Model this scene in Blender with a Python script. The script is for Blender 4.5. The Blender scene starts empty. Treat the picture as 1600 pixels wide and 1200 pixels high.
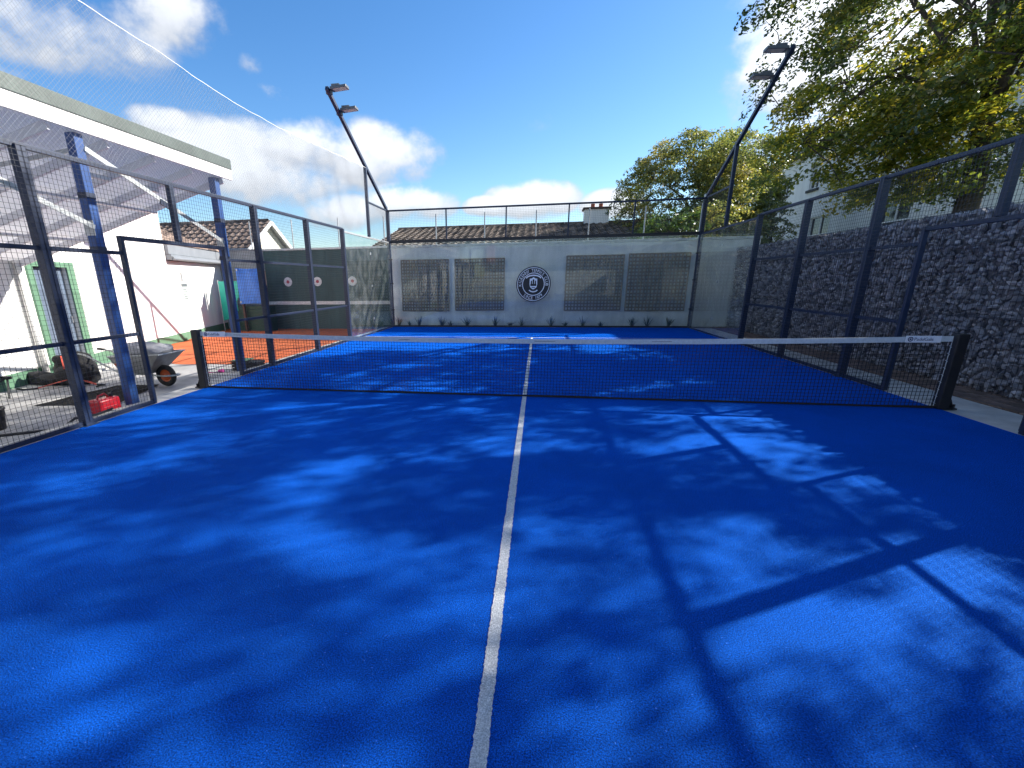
import bpy, bmesh, math, random
import numpy as np
from mathutils import Vector, Matrix, noise as mnoise

random.seed(7); rng = np.random.default_rng(7)
sc = bpy.context.scene
COL = sc.collection
R = math.radians

# ------------------------------------------------------------------ camera
CAM = dict(loc=(0.1422, -6.3353, 1.5617), yaw=.1767, pitch=.2924, roll=-.0134, f=718.556, cx=711.40, cy=655.41)
def cam_basis():
    y, p, r_ = CAM['yaw'], CAM['pitch'], CAM['roll']
    f = Vector((-math.sin(y)*math.cos(p), math.cos(y)*math.cos(p), -math.sin(p)))
    r = Vector((math.cos(y), math.sin(y), 0)); u = r.cross(f)
    return math.cos(r_)*r + math.sin(r_)*u, -math.sin(r_)*r + math.cos(r_)*u, f
cr, cu, cf = cam_basis()
cam = bpy.data.cameras.new('camera'); camo = bpy.data.objects.new('camera', cam); COL.objects.link(camo)
cam.sensor_width = 36; cam.lens = 36*CAM['f']/1600
cam.shift_x = (800-CAM['cx'])/1600; cam.shift_y = (CAM['cy']-600)/1600
cam.clip_start = .05; cam.clip_end = 2000
M = Matrix.Identity(4)
for i, v in enumerate((cr, cu, -cf)):
    for k in range(3): M[k][i] = v[k]
M.translation = Vector(CAM['loc']); camo.matrix_world = M
sc.camera = camo
def skydir(u, v):
    return (cf + (u-CAM['cx'])/CAM['f']*cr - (v-CAM['cy'])/CAM['f']*cu).normalized()

# ------------------------------------------------------------------ sun, sky, exposure
SUN_AZ, SUN_EL = R(60), R(31.4)
S = Vector((math.sin(SUN_AZ)*math.cos(SUN_EL), math.cos(SUN_AZ)*math.cos(SUN_EL), math.sin(SUN_EL)))
sun = bpy.data.lights.new('sun', 'SUN'); sun.energy = 5.0; sun.angle = R(.53); sun.color = (1, .95, .87)
suno = bpy.data.objects.new('sun', sun); COL.objects.link(suno)
suno.rotation_euler = S.to_track_quat('Z', 'Y').to_euler(); suno.location = S*60
sc.view_settings.view_transform = 'Standard'; sc.view_settings.look = 'None'
sc.view_settings.exposure = 1.15; sc.view_settings.gamma = 1; sc.view_settings.use_curve_mapping = False

world = bpy.data.worlds.new('World'); sc.world = world; world.use_nodes = True
def build_world():
    nt = world.node_tree; N = nt.nodes; L = nt.links; N.clear()
    def mth(op, a, b=None, clamp=False):
        n = N.new('ShaderNodeMath'); n.operation = op; n.use_clamp = clamp
        for i, x in enumerate((a, b)):
            if x is None: continue
            if isinstance(x, (int, float)): n.inputs[i].default_value = x
            else: L.new(x, n.inputs[i])
        return n.outputs[0]
    out = N.new('ShaderNodeOutputWorld')
    sky = N.new('ShaderNodeTexSky'); sky.sky_type = 'NISHITA'; sky.sun_disc = False
    sky.sun_elevation = SUN_EL; sky.sun_rotation = SUN_AZ
    sky.air_density = 1.0; sky.dust_density = .35; sky.ozone_density = 2.6
    hs = N.new('ShaderNodeHueSaturation'); hs.inputs['Hue'].default_value = .504; hs.inputs['Saturation'].default_value = 1.28
    L.new(sky.outputs[0], hs.inputs['Color'])
    bg = N.new('ShaderNodeBackground'); bg.inputs[1].default_value = .098; L.new(hs.outputs[0], bg.inputs[0])
    tc = N.new('ShaderNodeTexCoord'); D = tc.outputs['Generated']
    def dot(vec):
        n = N.new('ShaderNodeVectorMath'); n.operation = 'DOT_PRODUCT'; L.new(D, n.inputs[0]); n.inputs[1].default_value = vec
        return n.outputs['Value']
    nz = N.new('ShaderNodeTexNoise'); nz.inputs['Scale'].default_value = 9; nz.inputs['Detail'].default_value = 9
    nz.inputs['Roughness'].default_value = .58; nz.inputs['Distortion'].default_value = .08
    mp = N.new('ShaderNodeMapping'); mp.inputs['Scale'].default_value = (1, 1, 1.25); L.new(D, mp.inputs[0]); L.new(mp.outputs[0], nz.inputs[0])
    nv = mth('SUBTRACT', nz.outputs[0], .5)
    # cloud banks: direction, half widths (in radians), thickness
    banks = []
    def bank(u, v, w, h, k=1.0):
        d = skydir(u, v); z = Vector((0, 0, 1)); r = d.cross(z).normalized(); up = r.cross(d)
        cs = (math.cos(math.atan2(math.hypot(u-CAM['cx'], v-CAM['cy']), CAM['f'])))
        banks.append((d, r, up, w/CAM['f']*cs, h/CAM['f']*cs, k))
    bank(70, 40, 210, 72, .55); bank(270, 22, 120, 58, .62); bank(170, 20, 150, 50, .5); bank(20, 140, 60, 40, .3)
    bank(430, 228, 190, 52, 1.0); bank(590, 245, 120, 58, 1.0); bank(340, 262, 150, 62, .95); bank(255, 195, 70, 30, .7)
    bank(470, 290, 90, 40, .6)
    bank(640, 318, 86, 34, 1.1); bank(540, 335, 70, 34, 1.0); bank(830, 312, 85, 34, 1.15); bank(762, 322, 45, 18, 1.0)
    bank(960, 318, 60, 26, 1.0); bank(1390, 40, 260, 190, 1.25); bank(1185, 115, 46, 26, .9); bank(1300, 205, 120, 60, .9)
    bank(388, 100, 26, 22, .35); bank(840, 190, 30, 16, .12); bank(430, 150, 60, 20, .4)
    for az, el, w, h in ((75, 22, .35, .16), (110, 20, .5, .13), (150, 30, .4, .14), (185, 14, .6, .1), (215, 35, .4, .16), (255, 18, .5, .12), (285, 30, .35, .15), (300, 60, .4, .2), (130, 62, .35, .2)):
        a, e = R(az), R(el); d = Vector((math.sin(a)*math.cos(e), math.cos(a)*math.cos(e), math.sin(e)))
        r = d.cross(Vector((0, 0, 1))).normalized(); banks.append((d, r, r.cross(d), w, h, 1.0))
    cov = None; shade = None
    for d, r, up, w, h, k in banks:
        x = mth('DIVIDE', dot(r), w); y = mth('DIVIDE', dot(up), h)
        q = mth('ADD', mth('MULTIPLY', x, x), mth('MULTIPLY', y, y))
        front = mth('GREATER_THAN', dot(d), .3)
        c = mth('MULTIPLY', mth('MULTIPLY', mth('SUBTRACT', 1, q, True), front), k)
        cov = c if cov is None else mth('MAXIMUM', cov, c)
        # undersides are greyer than the sunlit tops
        s = mth('MULTIPLY', c, mth('ADD', mth('MULTIPLY', y, .5), .5, True))
        shade = s if shade is None else mth('MAXIMUM', shade, s)
    dens = mth('ADD', mth('MULTIPLY', cov, 1.0), mth('MULTIPLY', nv, 2.6))
    mr = N.new('ShaderNodeMapRange'); mr.interpolation_type = 'SMOOTHSTEP'
    mr.inputs['From Min'].default_value = .08; mr.inputs['From Max'].default_value = .85
    L.new(dens, mr.inputs['Value'])
    gate = N.new('ShaderNodeMapRange'); gate.inputs['From Min'].default_value = 0; gate.inputs['From Max'].default_value = .25
    L.new(cov, gate.inputs['Value'])
    mask = mth('MULTIPLY', mth('MULTIPLY', mr.outputs[0], gate.outputs[0]), .93)
    br = N.new('ShaderNodeMapRange'); br.inputs['From Min'].default_value = .0; br.inputs['From Max'].default_value = .5
    br.inputs['To Min'].default_value = .27; br.inputs['To Max'].default_value = .53
    L.new(mth('ADD', shade, mth('MULTIPLY', nv, .9)), br.inputs['Value'])
    # towards the sun the cloud glows brighter
    gl = N.new('ShaderNodeMapRange'); gl.inputs['From Min'].default_value = .72; gl.inputs['From Max'].default_value = 1.0
    gl.inputs['To Max'].default_value = 1.2; L.new(dot(S), gl.inputs['Value'])
    cl = N.new('ShaderNodeCombineColor'); b = br.outputs[0]
    L.new(mth('MULTIPLY', b, .93), cl.inputs[0]); L.new(mth('MULTIPLY', b, .97), cl.inputs[1]); L.new(mth('MULTIPLY', b, 1.04), cl.inputs[2])
    bg2 = N.new('ShaderNodeBackground'); L.new(cl.outputs[0], bg2.inputs[0]); L.new(mth('ADD', gl.outputs[0], 1.0), bg2.inputs[1])
    mx = N.new('ShaderNodeMixShader'); L.new(mask, mx.inputs[0]); L.new(bg.outputs[0], mx.inputs[1]); L.new(bg2.outputs[0], mx.inputs[2])
    L.new(mx.outputs[0], out.inputs[0])
build_world()

# ------------------------------------------------------------------ materials
def mat(name, col, rough=.6, metal=0, spec=.5, noise=None, bump=None, extra=None, coat=0):
    """noise = (scale, amount, detail) brightness variation; bump = (scale, strength, distance)"""
    m = bpy.data.materials.new(name); m.use_nodes = True
    nt = m.node_tree; b = nt.nodes['Principled BSDF']
    b.inputs['Base Color'].default_value = (*col, 1); b.inputs['Roughness'].default_value = rough
    b.inputs['Metallic'].default_value = metal; b.inputs['Specular IOR Level'].default_value = spec
    if coat: b.inputs['Coat Weight'].default_value = coat
    tc = nt.nodes.new('ShaderNodeTexCoord')
    if noise:
        n = nt.nodes.new('ShaderNodeTexNoise'); n.inputs['Scale'].default_value = noise[0]; n.inputs['Detail'].default_value = noise[2] if len(noise) > 2 else 6
        n.inputs['Roughness'].default_value = .62
        if len(noise) > 3:      # weather streaks running down the face
            mp = nt.nodes.new('ShaderNodeMapping'); mp.inputs['Scale'].default_value = (1, 1, noise[3]); nt.links.new(tc.outputs['Object'], mp.inputs[0]); nt.links.new(mp.outputs[0], n.inputs[0])
        else: nt.links.new(tc.outputs['Object'], n.inputs[0])
        rp = nt.nodes.new('ShaderNodeValToRGB'); a = noise[1]
        rp.color_ramp.elements[0].position = .3; rp.color_ramp.elements[1].position = .7
        rp.color_ramp.elements[0].color = (*[c*(1-a) for c in col], 1); rp.color_ramp.elements[1].color = (*[min(1, c*(1+a)) for c in col], 1)
        nt.links.new(n.outputs[0], rp.inputs[0]); nt.links.new(rp.outputs[0], b.inputs['Base Color'])
    if bump:
        n = nt.nodes.new('ShaderNodeTexNoise'); n.inputs['Scale'].default_value = bump[0]; n.inputs['Detail'].default_value = 5
        nt.links.new(tc.outputs['Object'], n.inputs[0])
        bp = nt.nodes.new('ShaderNodeBump'); bp.inputs['Strength'].default_value = bump[1]; bp.inputs['Distance'].default_value = bump[2]
        nt.links.new(n.outputs[0], bp.inputs['Height']); nt.links.new(bp.outputs[0], b.inputs['Normal'])
    return m

def mat_turf(name, dark, light, speck, tint=(1, 1, 1)):
    m = bpy.data.materials.new(name); m.use_nodes = True; nt = m.node_tree; N = nt.nodes; L = nt.links
    b = N['Principled BSDF']; tc = N.new('ShaderNodeTexCoord'); P = tc.outputs['Object']
    def nz(scale, det=4, ro=.6):
        n = N.new('ShaderNodeTexNoise'); n.inputs['Scale'].default_value = scale; n.inputs['Detail'].default_value = det; n.inputs['Roughness'].default_value = ro
        L.new(P, n.inputs[0]); return n.outputs[0]
    g = nz(165, 4, .75); patch = nz(1.3, 3); mid = nz(14, 4)
    rp = N.new('ShaderNodeValToRGB'); rp.color_ramp.elements[0].position = .40; rp.color_ramp.elements[1].position = .60
    rp.color_ramp.elements[0].color = (*dark, 1); rp.color_ramp.elements[1].color = (*light, 1)
    L.new(g, rp.inputs[0])
    # worn / brushed patches
    ad = N.new('ShaderNodeMath'); ad.operation = 'MULTIPLY_ADD'; L.new(patch, ad.inputs[0]); ad.inputs[1].default_value = .5; ad.inputs[2].default_value = .72
    ad2 = N.new('ShaderNodeMath'); ad2.operation = 'MULTIPLY_ADD'; L.new(mid, ad2.inputs[0]); ad2.inputs[1].default_value = .3; L.new(ad.outputs[0], ad2.inputs[2])
    sb = N.new('ShaderNodeMath'); sb.operation = 'SUBTRACT'; L.new(ad2.outputs[0], sb.inputs[0]); sb.inputs[1].default_value = .12
    mul = N.new('ShaderNodeMix'); mul.data_type = 'RGBA'; mul.blend_type = 'MULTIPLY'; mul.inputs[0].default_value = 1
    L.new(rp.outputs[0], mul.inputs[6]); L.new(sb.outputs[0], mul.inputs[7])
    # pale sand grains
    v = N.new('ShaderNodeTexVoronoi'); v.inputs['Scale'].default_value = 150; L.new(P, v.inputs[0])
    w = N.new('ShaderNodeSeparateColor'); L.new(v.outputs['Color'], w.inputs[0])
    gt = N.new('ShaderNodeMath'); gt.operation = 'GREATER_THAN'; L.new(w.outputs[0], gt.inputs[0]); gt.inputs[1].default_value = 1-speck
    lt = N.new('ShaderNodeMath'); lt.operation = 'LESS_THAN'; L.new(v.outputs['Distance'], lt.inputs[0]); lt.inputs[1].default_value = .42
    an = N.new('ShaderNodeMath'); an.operation = 'MULTIPLY'; L.new(gt.outputs[0], an.inputs[0]); L.new(lt.outputs[0], an.inputs[1])
    mx = N.new('ShaderNodeMix'); mx.data_type = 'RGBA'; L.new(an.outputs[0], mx.inputs[0]); L.new(mul.outputs[2], mx.inputs[6])
    mx.inputs[7].default_value = (*[min(1, c*1.3+.10) for c in light], 1)
    L.new(mx.outputs[2], b.inputs['Base Color'])
    b.inputs['Roughness'].default_value = 1; b.inputs['Specular IOR Level'].default_value = 0
    gl = N.new('ShaderNodeBsdfGlossy'); gl.inputs['Roughness'].default_value = .5; gl.inputs[0].default_value = (*tint, 1)
    mg = N.new('ShaderNodeMixShader'); mg.inputs[0].default_value = .034; L.new(b.outputs[0], mg.inputs[1]); L.new(gl.outputs[0], mg.inputs[2])
    L.new(mg.outputs[0], N['Material Output'].inputs[0])
    bp = N.new('ShaderNodeBump'); bp.inputs['Strength'].default_value = .9; bp.inputs['Distance'].default_value = .016
    L.new(g, bp.inputs['Height']); L.new(bp.outputs[0], b.inputs['Normal']); L.new(bp.outputs[0], gl.inputs['Normal'])
    return m

def mat_glass():
    m = bpy.data.materials.new('tempered_glass'); m.use_nodes = True; nt = m.node_tree; N = nt.nodes; L = nt.links; N.clear()
    out = N.new('ShaderNodeOutputMaterial'); t = N.new('ShaderNodeBsdfTransparent'); t.inputs[0].default_value = (.93, .965, .95, 1)
    g = N.new('ShaderNodeBsdfGlossy'); g.inputs['Roughness'].default_value = .012
    f = N.new('ShaderNodeFresnel'); geo = N.new('ShaderNodeNewGeometry'); ior = N.new('ShaderNodeMapRange'); ior.inputs['To Min'].default_value = 1.5; ior.inputs['To Max'].default_value = 1/1.5
    L.new(geo.outputs['Backfacing'], ior.inputs[0]); L.new(ior.outputs[0], f.inputs[0])
    # faint dust film
    tc = N.new('ShaderNodeTexCoord'); nz = N.new('ShaderNodeTexNoise'); nz.inputs['Scale'].default_value = 3.5; nz.inputs['Detail'].default_value = 8; L.new(tc.outputs['Object'], nz.inputs[0])
    mr = N.new('ShaderNodeMapRange'); mr.inputs['From Min'].default_value = .4; mr.inputs['From Max'].default_value = .8; mr.inputs['To Min'].default_value = .012; mr.inputs['To Max'].default_value = .07
    L.new(nz.outputs[0], mr.inputs[0])
    df = N.new('ShaderNodeBsdfDiffuse'); df.inputs[0].default_value = (.62, .64, .64, 1)
    m1 = N.new('ShaderNodeMixShader'); L.new(f.outputs[0], m1.inputs[0]); L.new(t.outputs[0], m1.inputs[1]); L.new(g.outputs[0], m1.inputs[2])
    m2 = N.new('ShaderNodeMixShader'); L.new(mr.outputs[0], m2.inputs[0]); L.new(m1.outputs[0], m2.inputs[1]); L.new(df.outputs[0], m2.inputs[2])
    L.new(m2.outputs[0], out.inputs[0]); return m

def mat_sheet():
    m = bpy.data.materials.new('translucent_roof_sheet'); m.use_nodes = True; nt = m.node_tree; N = nt.nodes; L = nt.links; N.clear()
    out = N.new('ShaderNodeOutputMaterial'); tc = N.new('ShaderNodeTexCoord'); nz = N.new('ShaderNodeTexNoise'); nz.inputs['Scale'].default_value = 1.3; nz.inputs['Detail'].default_value = 7; L.new(tc.outputs['Object'], nz.inputs[0])
    rp = N.new('ShaderNodeValToRGB'); rp.color_ramp.elements[0].color = (.80, .79, .80, 1); rp.color_ramp.elements[1].color = (.90, .89, .90, 1); L.new(nz.outputs[0], rp.inputs[0])
    d = N.new('ShaderNodeBsdfDiffuse'); t = N.new('ShaderNodeBsdfTranslucent'); L.new(rp.outputs[0], d.inputs[0]); L.new(rp.outputs[0], t.inputs[0])
    x = N.new('ShaderNodeMixShader'); x.inputs[0].default_value = .55; L.new(d.outputs[0], x.inputs[1]); L.new(t.outputs[0], x.inputs[2]); L.new(x.outputs[0], out.inputs[0]); return m

def mat_leaf(name, cols, trans=.5, scale=.45):
    m = bpy.data.materials.new(name); m.use_nodes = True; nt = m.node_tree; N = nt.nodes; L = nt.links; N.clear()
    out = N.new('ShaderNodeOutputMaterial'); geo = N.new('ShaderNodeNewGeometry'); tc = N.new('ShaderNodeTexCoord')
    nz = N.new('ShaderNodeTexNoise'); nz.inputs['Scale'].default_value = scale; nz.inputs['Detail'].default_value = 3; L.new(tc.outputs['Object'], nz.inputs[0])
    a = N.new('ShaderNodeMath'); a.operation = 'MULTIPLY_ADD'; L.new(geo.outputs['Random Per Island'], a.inputs[0]); a.inputs[1].default_value = .55
    s = N.new('ShaderNodeMath'); s.operation = 'MULTIPLY_ADD'; L.new(nz.outputs[0], s.inputs[0]); s.inputs[1].default_value = 1.5; s.inputs[2].default_value = -.55
    L.new(s.outputs[0], a.inputs[2])
    rp = N.new('ShaderNodeValToRGB'); L.new(a.outputs[0], rp.inputs[0])
    el = rp.color_ramp.elements
    el[0].position = .1; el[0].color = (*cols[0], 1); el[1].position = .95; el[1].color = (*cols[-1], 1)
    for i, c in enumerate(cols[1:-1]):
        e = el.new(.1+.85*(i+1)/(len(cols)-1)); e.color = (*c, 1)
    d = N.new('ShaderNodeBsdfDiffuse'); L.new(rp.outputs[0], d.inputs[0])
    t = N.new('ShaderNodeBsdfTranslucent'); L.new(rp.outputs[0], t.inputs[0])
    g = N.new('ShaderNodeBsdfGlossy'); g.inputs['Roughness'].default_value = .35; g.inputs[0].default_value = (.9, .92, .95, 1)
    m1 = N.new('ShaderNodeMixShader'); m1.inputs[0].default_value = trans; L.new(d.outputs[0], m1.inputs[1]); L.new(t.outputs[0], m1.inputs[2])
    m2 = N.new('ShaderNodeMixShader'); m2.inputs[0].default_value = .06; L.new(m1.outputs[0], m2.inputs[1]); L.new(g.outputs[0], m2.inputs[2])
    L.new(m2.outputs[0], out.inputs[0]); return m

def mat_island(name, c0, c1, rough=.85, bump=(30, .5, .01), fine=(18, .25)):
    """stone / brick / tile: each piece its own tone"""
    m = bpy.data.materials.new(name); m.use_nodes = True; nt = m.node_tree; N = nt.nodes; L = nt.links
    b = N['Principled BSDF']; b.inputs['Roughness'].default_value = rough
    geo = N.new('ShaderNodeNewGeometry'); oi = N.new('ShaderNodeObjectInfo')
    ad = N.new('ShaderNodeMath'); ad.operation = 'ADD'; L.new(geo.outputs['Random Per Island'], ad.inputs[0]); L.new(oi.outputs['Random'], ad.inputs[1])
    fr = N.new('ShaderNodeMath'); fr.operation = 'FRACT'; L.new(ad.outputs[0], fr.inputs[0])
    rp = N.new('ShaderNodeValToRGB'); rp.color_ramp.elements[0].color = (*c0, 1); rp.color_ramp.elements[1].color = (*c1, 1); L.new(fr.outputs[0], rp.inputs[0])
    tc = N.new('ShaderNodeTexCoord'); nz = N.new('ShaderNodeTexNoise'); nz.inputs['Scale'].default_value = fine[0]; nz.inputs['Detail'].default_value = 7
    L.new(tc.outputs['Object'], nz.inputs[0])
    mr = N.new('ShaderNodeMapRange'); mr.inputs['To Min'].default_value = 1-2*fine[1]; mr.inputs['To Max'].default_value = 1+2*fine[1]; mr.inputs['From Min'].default_value = .2; mr.inputs['From Max'].default_value = .8
    L.new(nz.outputs[0], mr.inputs[0])
    mx = N.new('ShaderNodeMix'); mx.data_type = 'RGBA'; mx.blend_type = 'MULTIPLY'; mx.inputs[0].default_value = 1; L.new(rp.outputs[0], mx.inputs[6]); L.new(mr.outputs[0], mx.inputs[7])
    L.new(mx.outputs[2], b.inputs['Base Color'])
    n2 = N.new('ShaderNodeTexNoise'); n2.inputs['Scale'].default_value = bump[0]; n2.inputs['Detail'].default_value = 6; L.new(tc.outputs['Object'], n2.inputs[0])
    bp = N.new('ShaderNodeBump'); bp.inputs['Strength'].default_value = bump[1]; bp.inputs['Distance'].default_value = bump[2]; L.new(n2.outputs[0], bp.inputs['Height']); L.new(bp.outputs[0], b.inputs['Normal'])
    return m

MT = dict(
    turf=mat_turf('blue_turf', (.0, .012, .13), (.001, .15, .86), .003, (.25, .6, 1)),
    line=mat_turf('white_turf', (.42, .44, .46), (.82, .84, .86), .1),
    navy=mat('navy_powder_coat', (.009, .021, .055), .48, noise=(30, .15)),
    royal=mat('royal_blue_paint', (.018, .070, .235), .42, noise=(9, .2)),
    black=mat('black_plastic', (.012, .012, .014), .5),
    wire=mat('black_wire', (.014, .017, .026), .45),
    net=mat('net_cord', (.012, .012, .014), .8),
    tape=mat('white_tape', (.54, .575, .575), .8, noise=(35, .12), bump=(60, .3, .003)),
    bird=mat('bird_net_cord', (.20, .205, .21), .8),
    rope=mat('white_rope', (.78, .78, .74), .8),
    glass=mat_glass(),
    conc=mat('pale_concrete', (.50, .485, .45), .9, noise=(3.5, .22, 10), bump=(45, .35, .006)),
    slab=mat('yard_concrete', (.33, .325, .32), .9, noise=(1.8, .3, 10), bump=(40, .35, .006)),
    strip=mat('weathered_concrete', (.48, .485, .47), .92, noise=(7, .35, 10), bump=(50, .5, .008)),
    white=mat('white_render', (.80, .79, .76), .9, noise=(2.2, .09, 10, .25), bump=(60, .3, .004)),
    oldwhite=mat('weathered_render', (.64, .64, .63), .9, noise=(2.6, .17, 12, .22), bump=(55, .35, .005)),
    cope=mat('coping_stone', (.5, .5, .48), .9, noise=(6, .25, 8), bump=(40, .3, .006)),
    green=mat('green_board', (.036, .080, .077), .75, noise=(2.4, .3, 10, .2)),
    gline=mat('line_paint', (.68, .70, .68), .8, noise=(12, .12)),
    red=mat('target_red', (.40, .06, .08), .7),
    plinth=mat('green_paint', (.095, .20, .125), .7, noise=(6, .14, 8)),
    door=mat('grey_door_paint', (.10, .135, .19), .55, noise=(5, .12, 8)),
    dframe=mat('dark_gap', (.02, .022, .025), .7),
    metal=mat('galvanised_steel', (.44, .46, .47), .45, metal=.6, noise=(14, .2)),
    clay=mat('orange_carpet', (.52, .105, .024), .95, noise=(3, .16, 10), bump=(60, .5, .008)),
    soffit=mat('white_sheet', (.74, .73, .76), .7, noise=(1.2, .05, 6)),
    fascia=mat('white_fascia', (.80, .77, .76), .5),
    roofedge=mat('dark_green_flashing', (.075, .10, .088), .55, noise=(3, .25, 8)),
    grey=mat('grey_upvc', (.20, .215, .235), .5, noise=(4, .1)),
    rend=mat('grey_render', (.30, .31, .31), .9, noise=(3, .15, 8)),
    tile=mat_island('brown_roof_tile', (.075, .05, .04), (.33, .24, .19), .85, (40, .4, .01)),
    tile2=mat_island('grey_brown_roof_tile', (.034, .027, .023), (.24, .185, .14), .85, (40, .4, .01)),
    stone=mat_island('gabion_stone', (.19, .195, .225), (.40, .405, .45), .88, (26, .8, .02), (11, .22)),
    core=mat('gabion_core', (.11, .11, .13), .95),
    brick=mat_island('brown_paver', (.11, .075, .058), (.22, .15, .12), .9, (45, .5, .006)),
    joint=mat('sand_joint', (.085, .07, .058), .95),
    lath=mat('grey_brown_timber', (.23, .18, .138), .85, noise=(20, .25, 6)),
    bark=mat('bark', (.075, .06, .048), .95, noise=(7, .4, 8), bump=(22, .9, .03)),
    grass=mat('rough_grass', (.055, .085, .022), .95, noise=(2, .4, 10), bump=(30, .6, .03)),
    asphalt=mat('asphalt', (.055, .055, .057), .95, noise=(4, .2, 10)),
    tyre=mat('rubber', (.016, .016, .017), .75),
    orange=mat('orange_plastic', (.48, .085, .018), .5),
    tray=mat('scuffed_steel', (.33, .335, .34), .42, metal=.5, noise=(8, .25, 8)),
    sack=mat('cement_sack', (.33, .33, .345), .85, noise=(9, .2, 8), bump=(22, .6, .02)),
    can=mat('red_plastic', (.50, .012, .025), .32, noise=(10, .12)),
    cloth=mat('black_fabric', (.014, .014, .016), .9, bump=(40, .6, .01)),
    strap=mat('orange_strap', (.62, .10, .06), .75),
    blue=mat('blue_tarp', (.03, .16, .60), .5, noise=(6, .2, 6), bump=(7, .9, .04)),
    teal=mat('teal_sheet', (.015, .42, .33), .5, noise=(4, .12)),
    brown=mat('brown_timber', (.075, .045, .035), .8),
    dgreen=mat('dark_green_paint', (.012, .05, .036), .6),
    pink=mat('pink_fabric', (.55, .05, .28), .7),
    logo_b=mat('logo_black', (.008, .009, .014), .35), logo_w=mat('logo_white', (.85, .88, .9), .5),
    sign=mat('sign_board', (.50, .56, .53), .5), signd=mat('sign_print', (.10, .12, .13), .6),
    tagw=mat('tag_white', (.80, .82, .85), .5), tagb=mat('tag_blue', (.02, .035, .12), .5),
    win=mat('window_glass', (.02, .023, .028), .06, spec=.8), frame=mat('white_frame', (.72, .72, .71), .5),
    sill=mat('dark_sill', (.05, .05, .052), .8),
    dkroof=mat('slate_roof', (.05, .052, .058), .8, noise=(5, .25)),
    cream=mat('cream_render', (.74, .70, .58), .9, noise=(1.2, .06, 8)),
    pot=mat('terracotta', (.36, .10, .05), .85), lead=mat('lead_flashing', (.07, .07, .075), .7),
    lens=mat('lamp_lens', (.60, .54, .46), .3, metal=.1), lamp=mat('lamp_housing', (.10, .11, .125), .45),
    batten=mat('light_batten', (.78, .77, .75), .4),
    plant=mat_leaf('spiky_leaf', [(.02, .045, .025), (.045, .09, .04), (.10, .15, .06)], .3, 2),
    leafA=mat_leaf('tree_leaf', [(.034, .065, .016), (.065, .11, .02), (.12, .155, .025), (.24, .22, .03), (.42, .30, .025)], .58, .42),
    leafB=mat_leaf('olive_leaf', [(.075, .12, .03), (.18, .22, .05), (.33, .32, .06), (.50, .37, .08)], .64, .6),
    leafC=mat_leaf('bright_leaf', [(.05, .10, .018), (.10, .17, .03), (.19, .25, .06)], .45, 1.2),
    sheet=mat_sheet(), leafSun=mat_leaf('sun_tinted_yellow_leaf', [(.09, .15, .02), (.20, .25, .03), (.42, .38, .03), (.58, .44, .03)], .65, 1.1),  # brighter yellow leaf colour stands for sun on the beech's lower sprays
    mat_=mat('black_membrane', (.007, .007, .008), .9, spec=.1),
)

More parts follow.
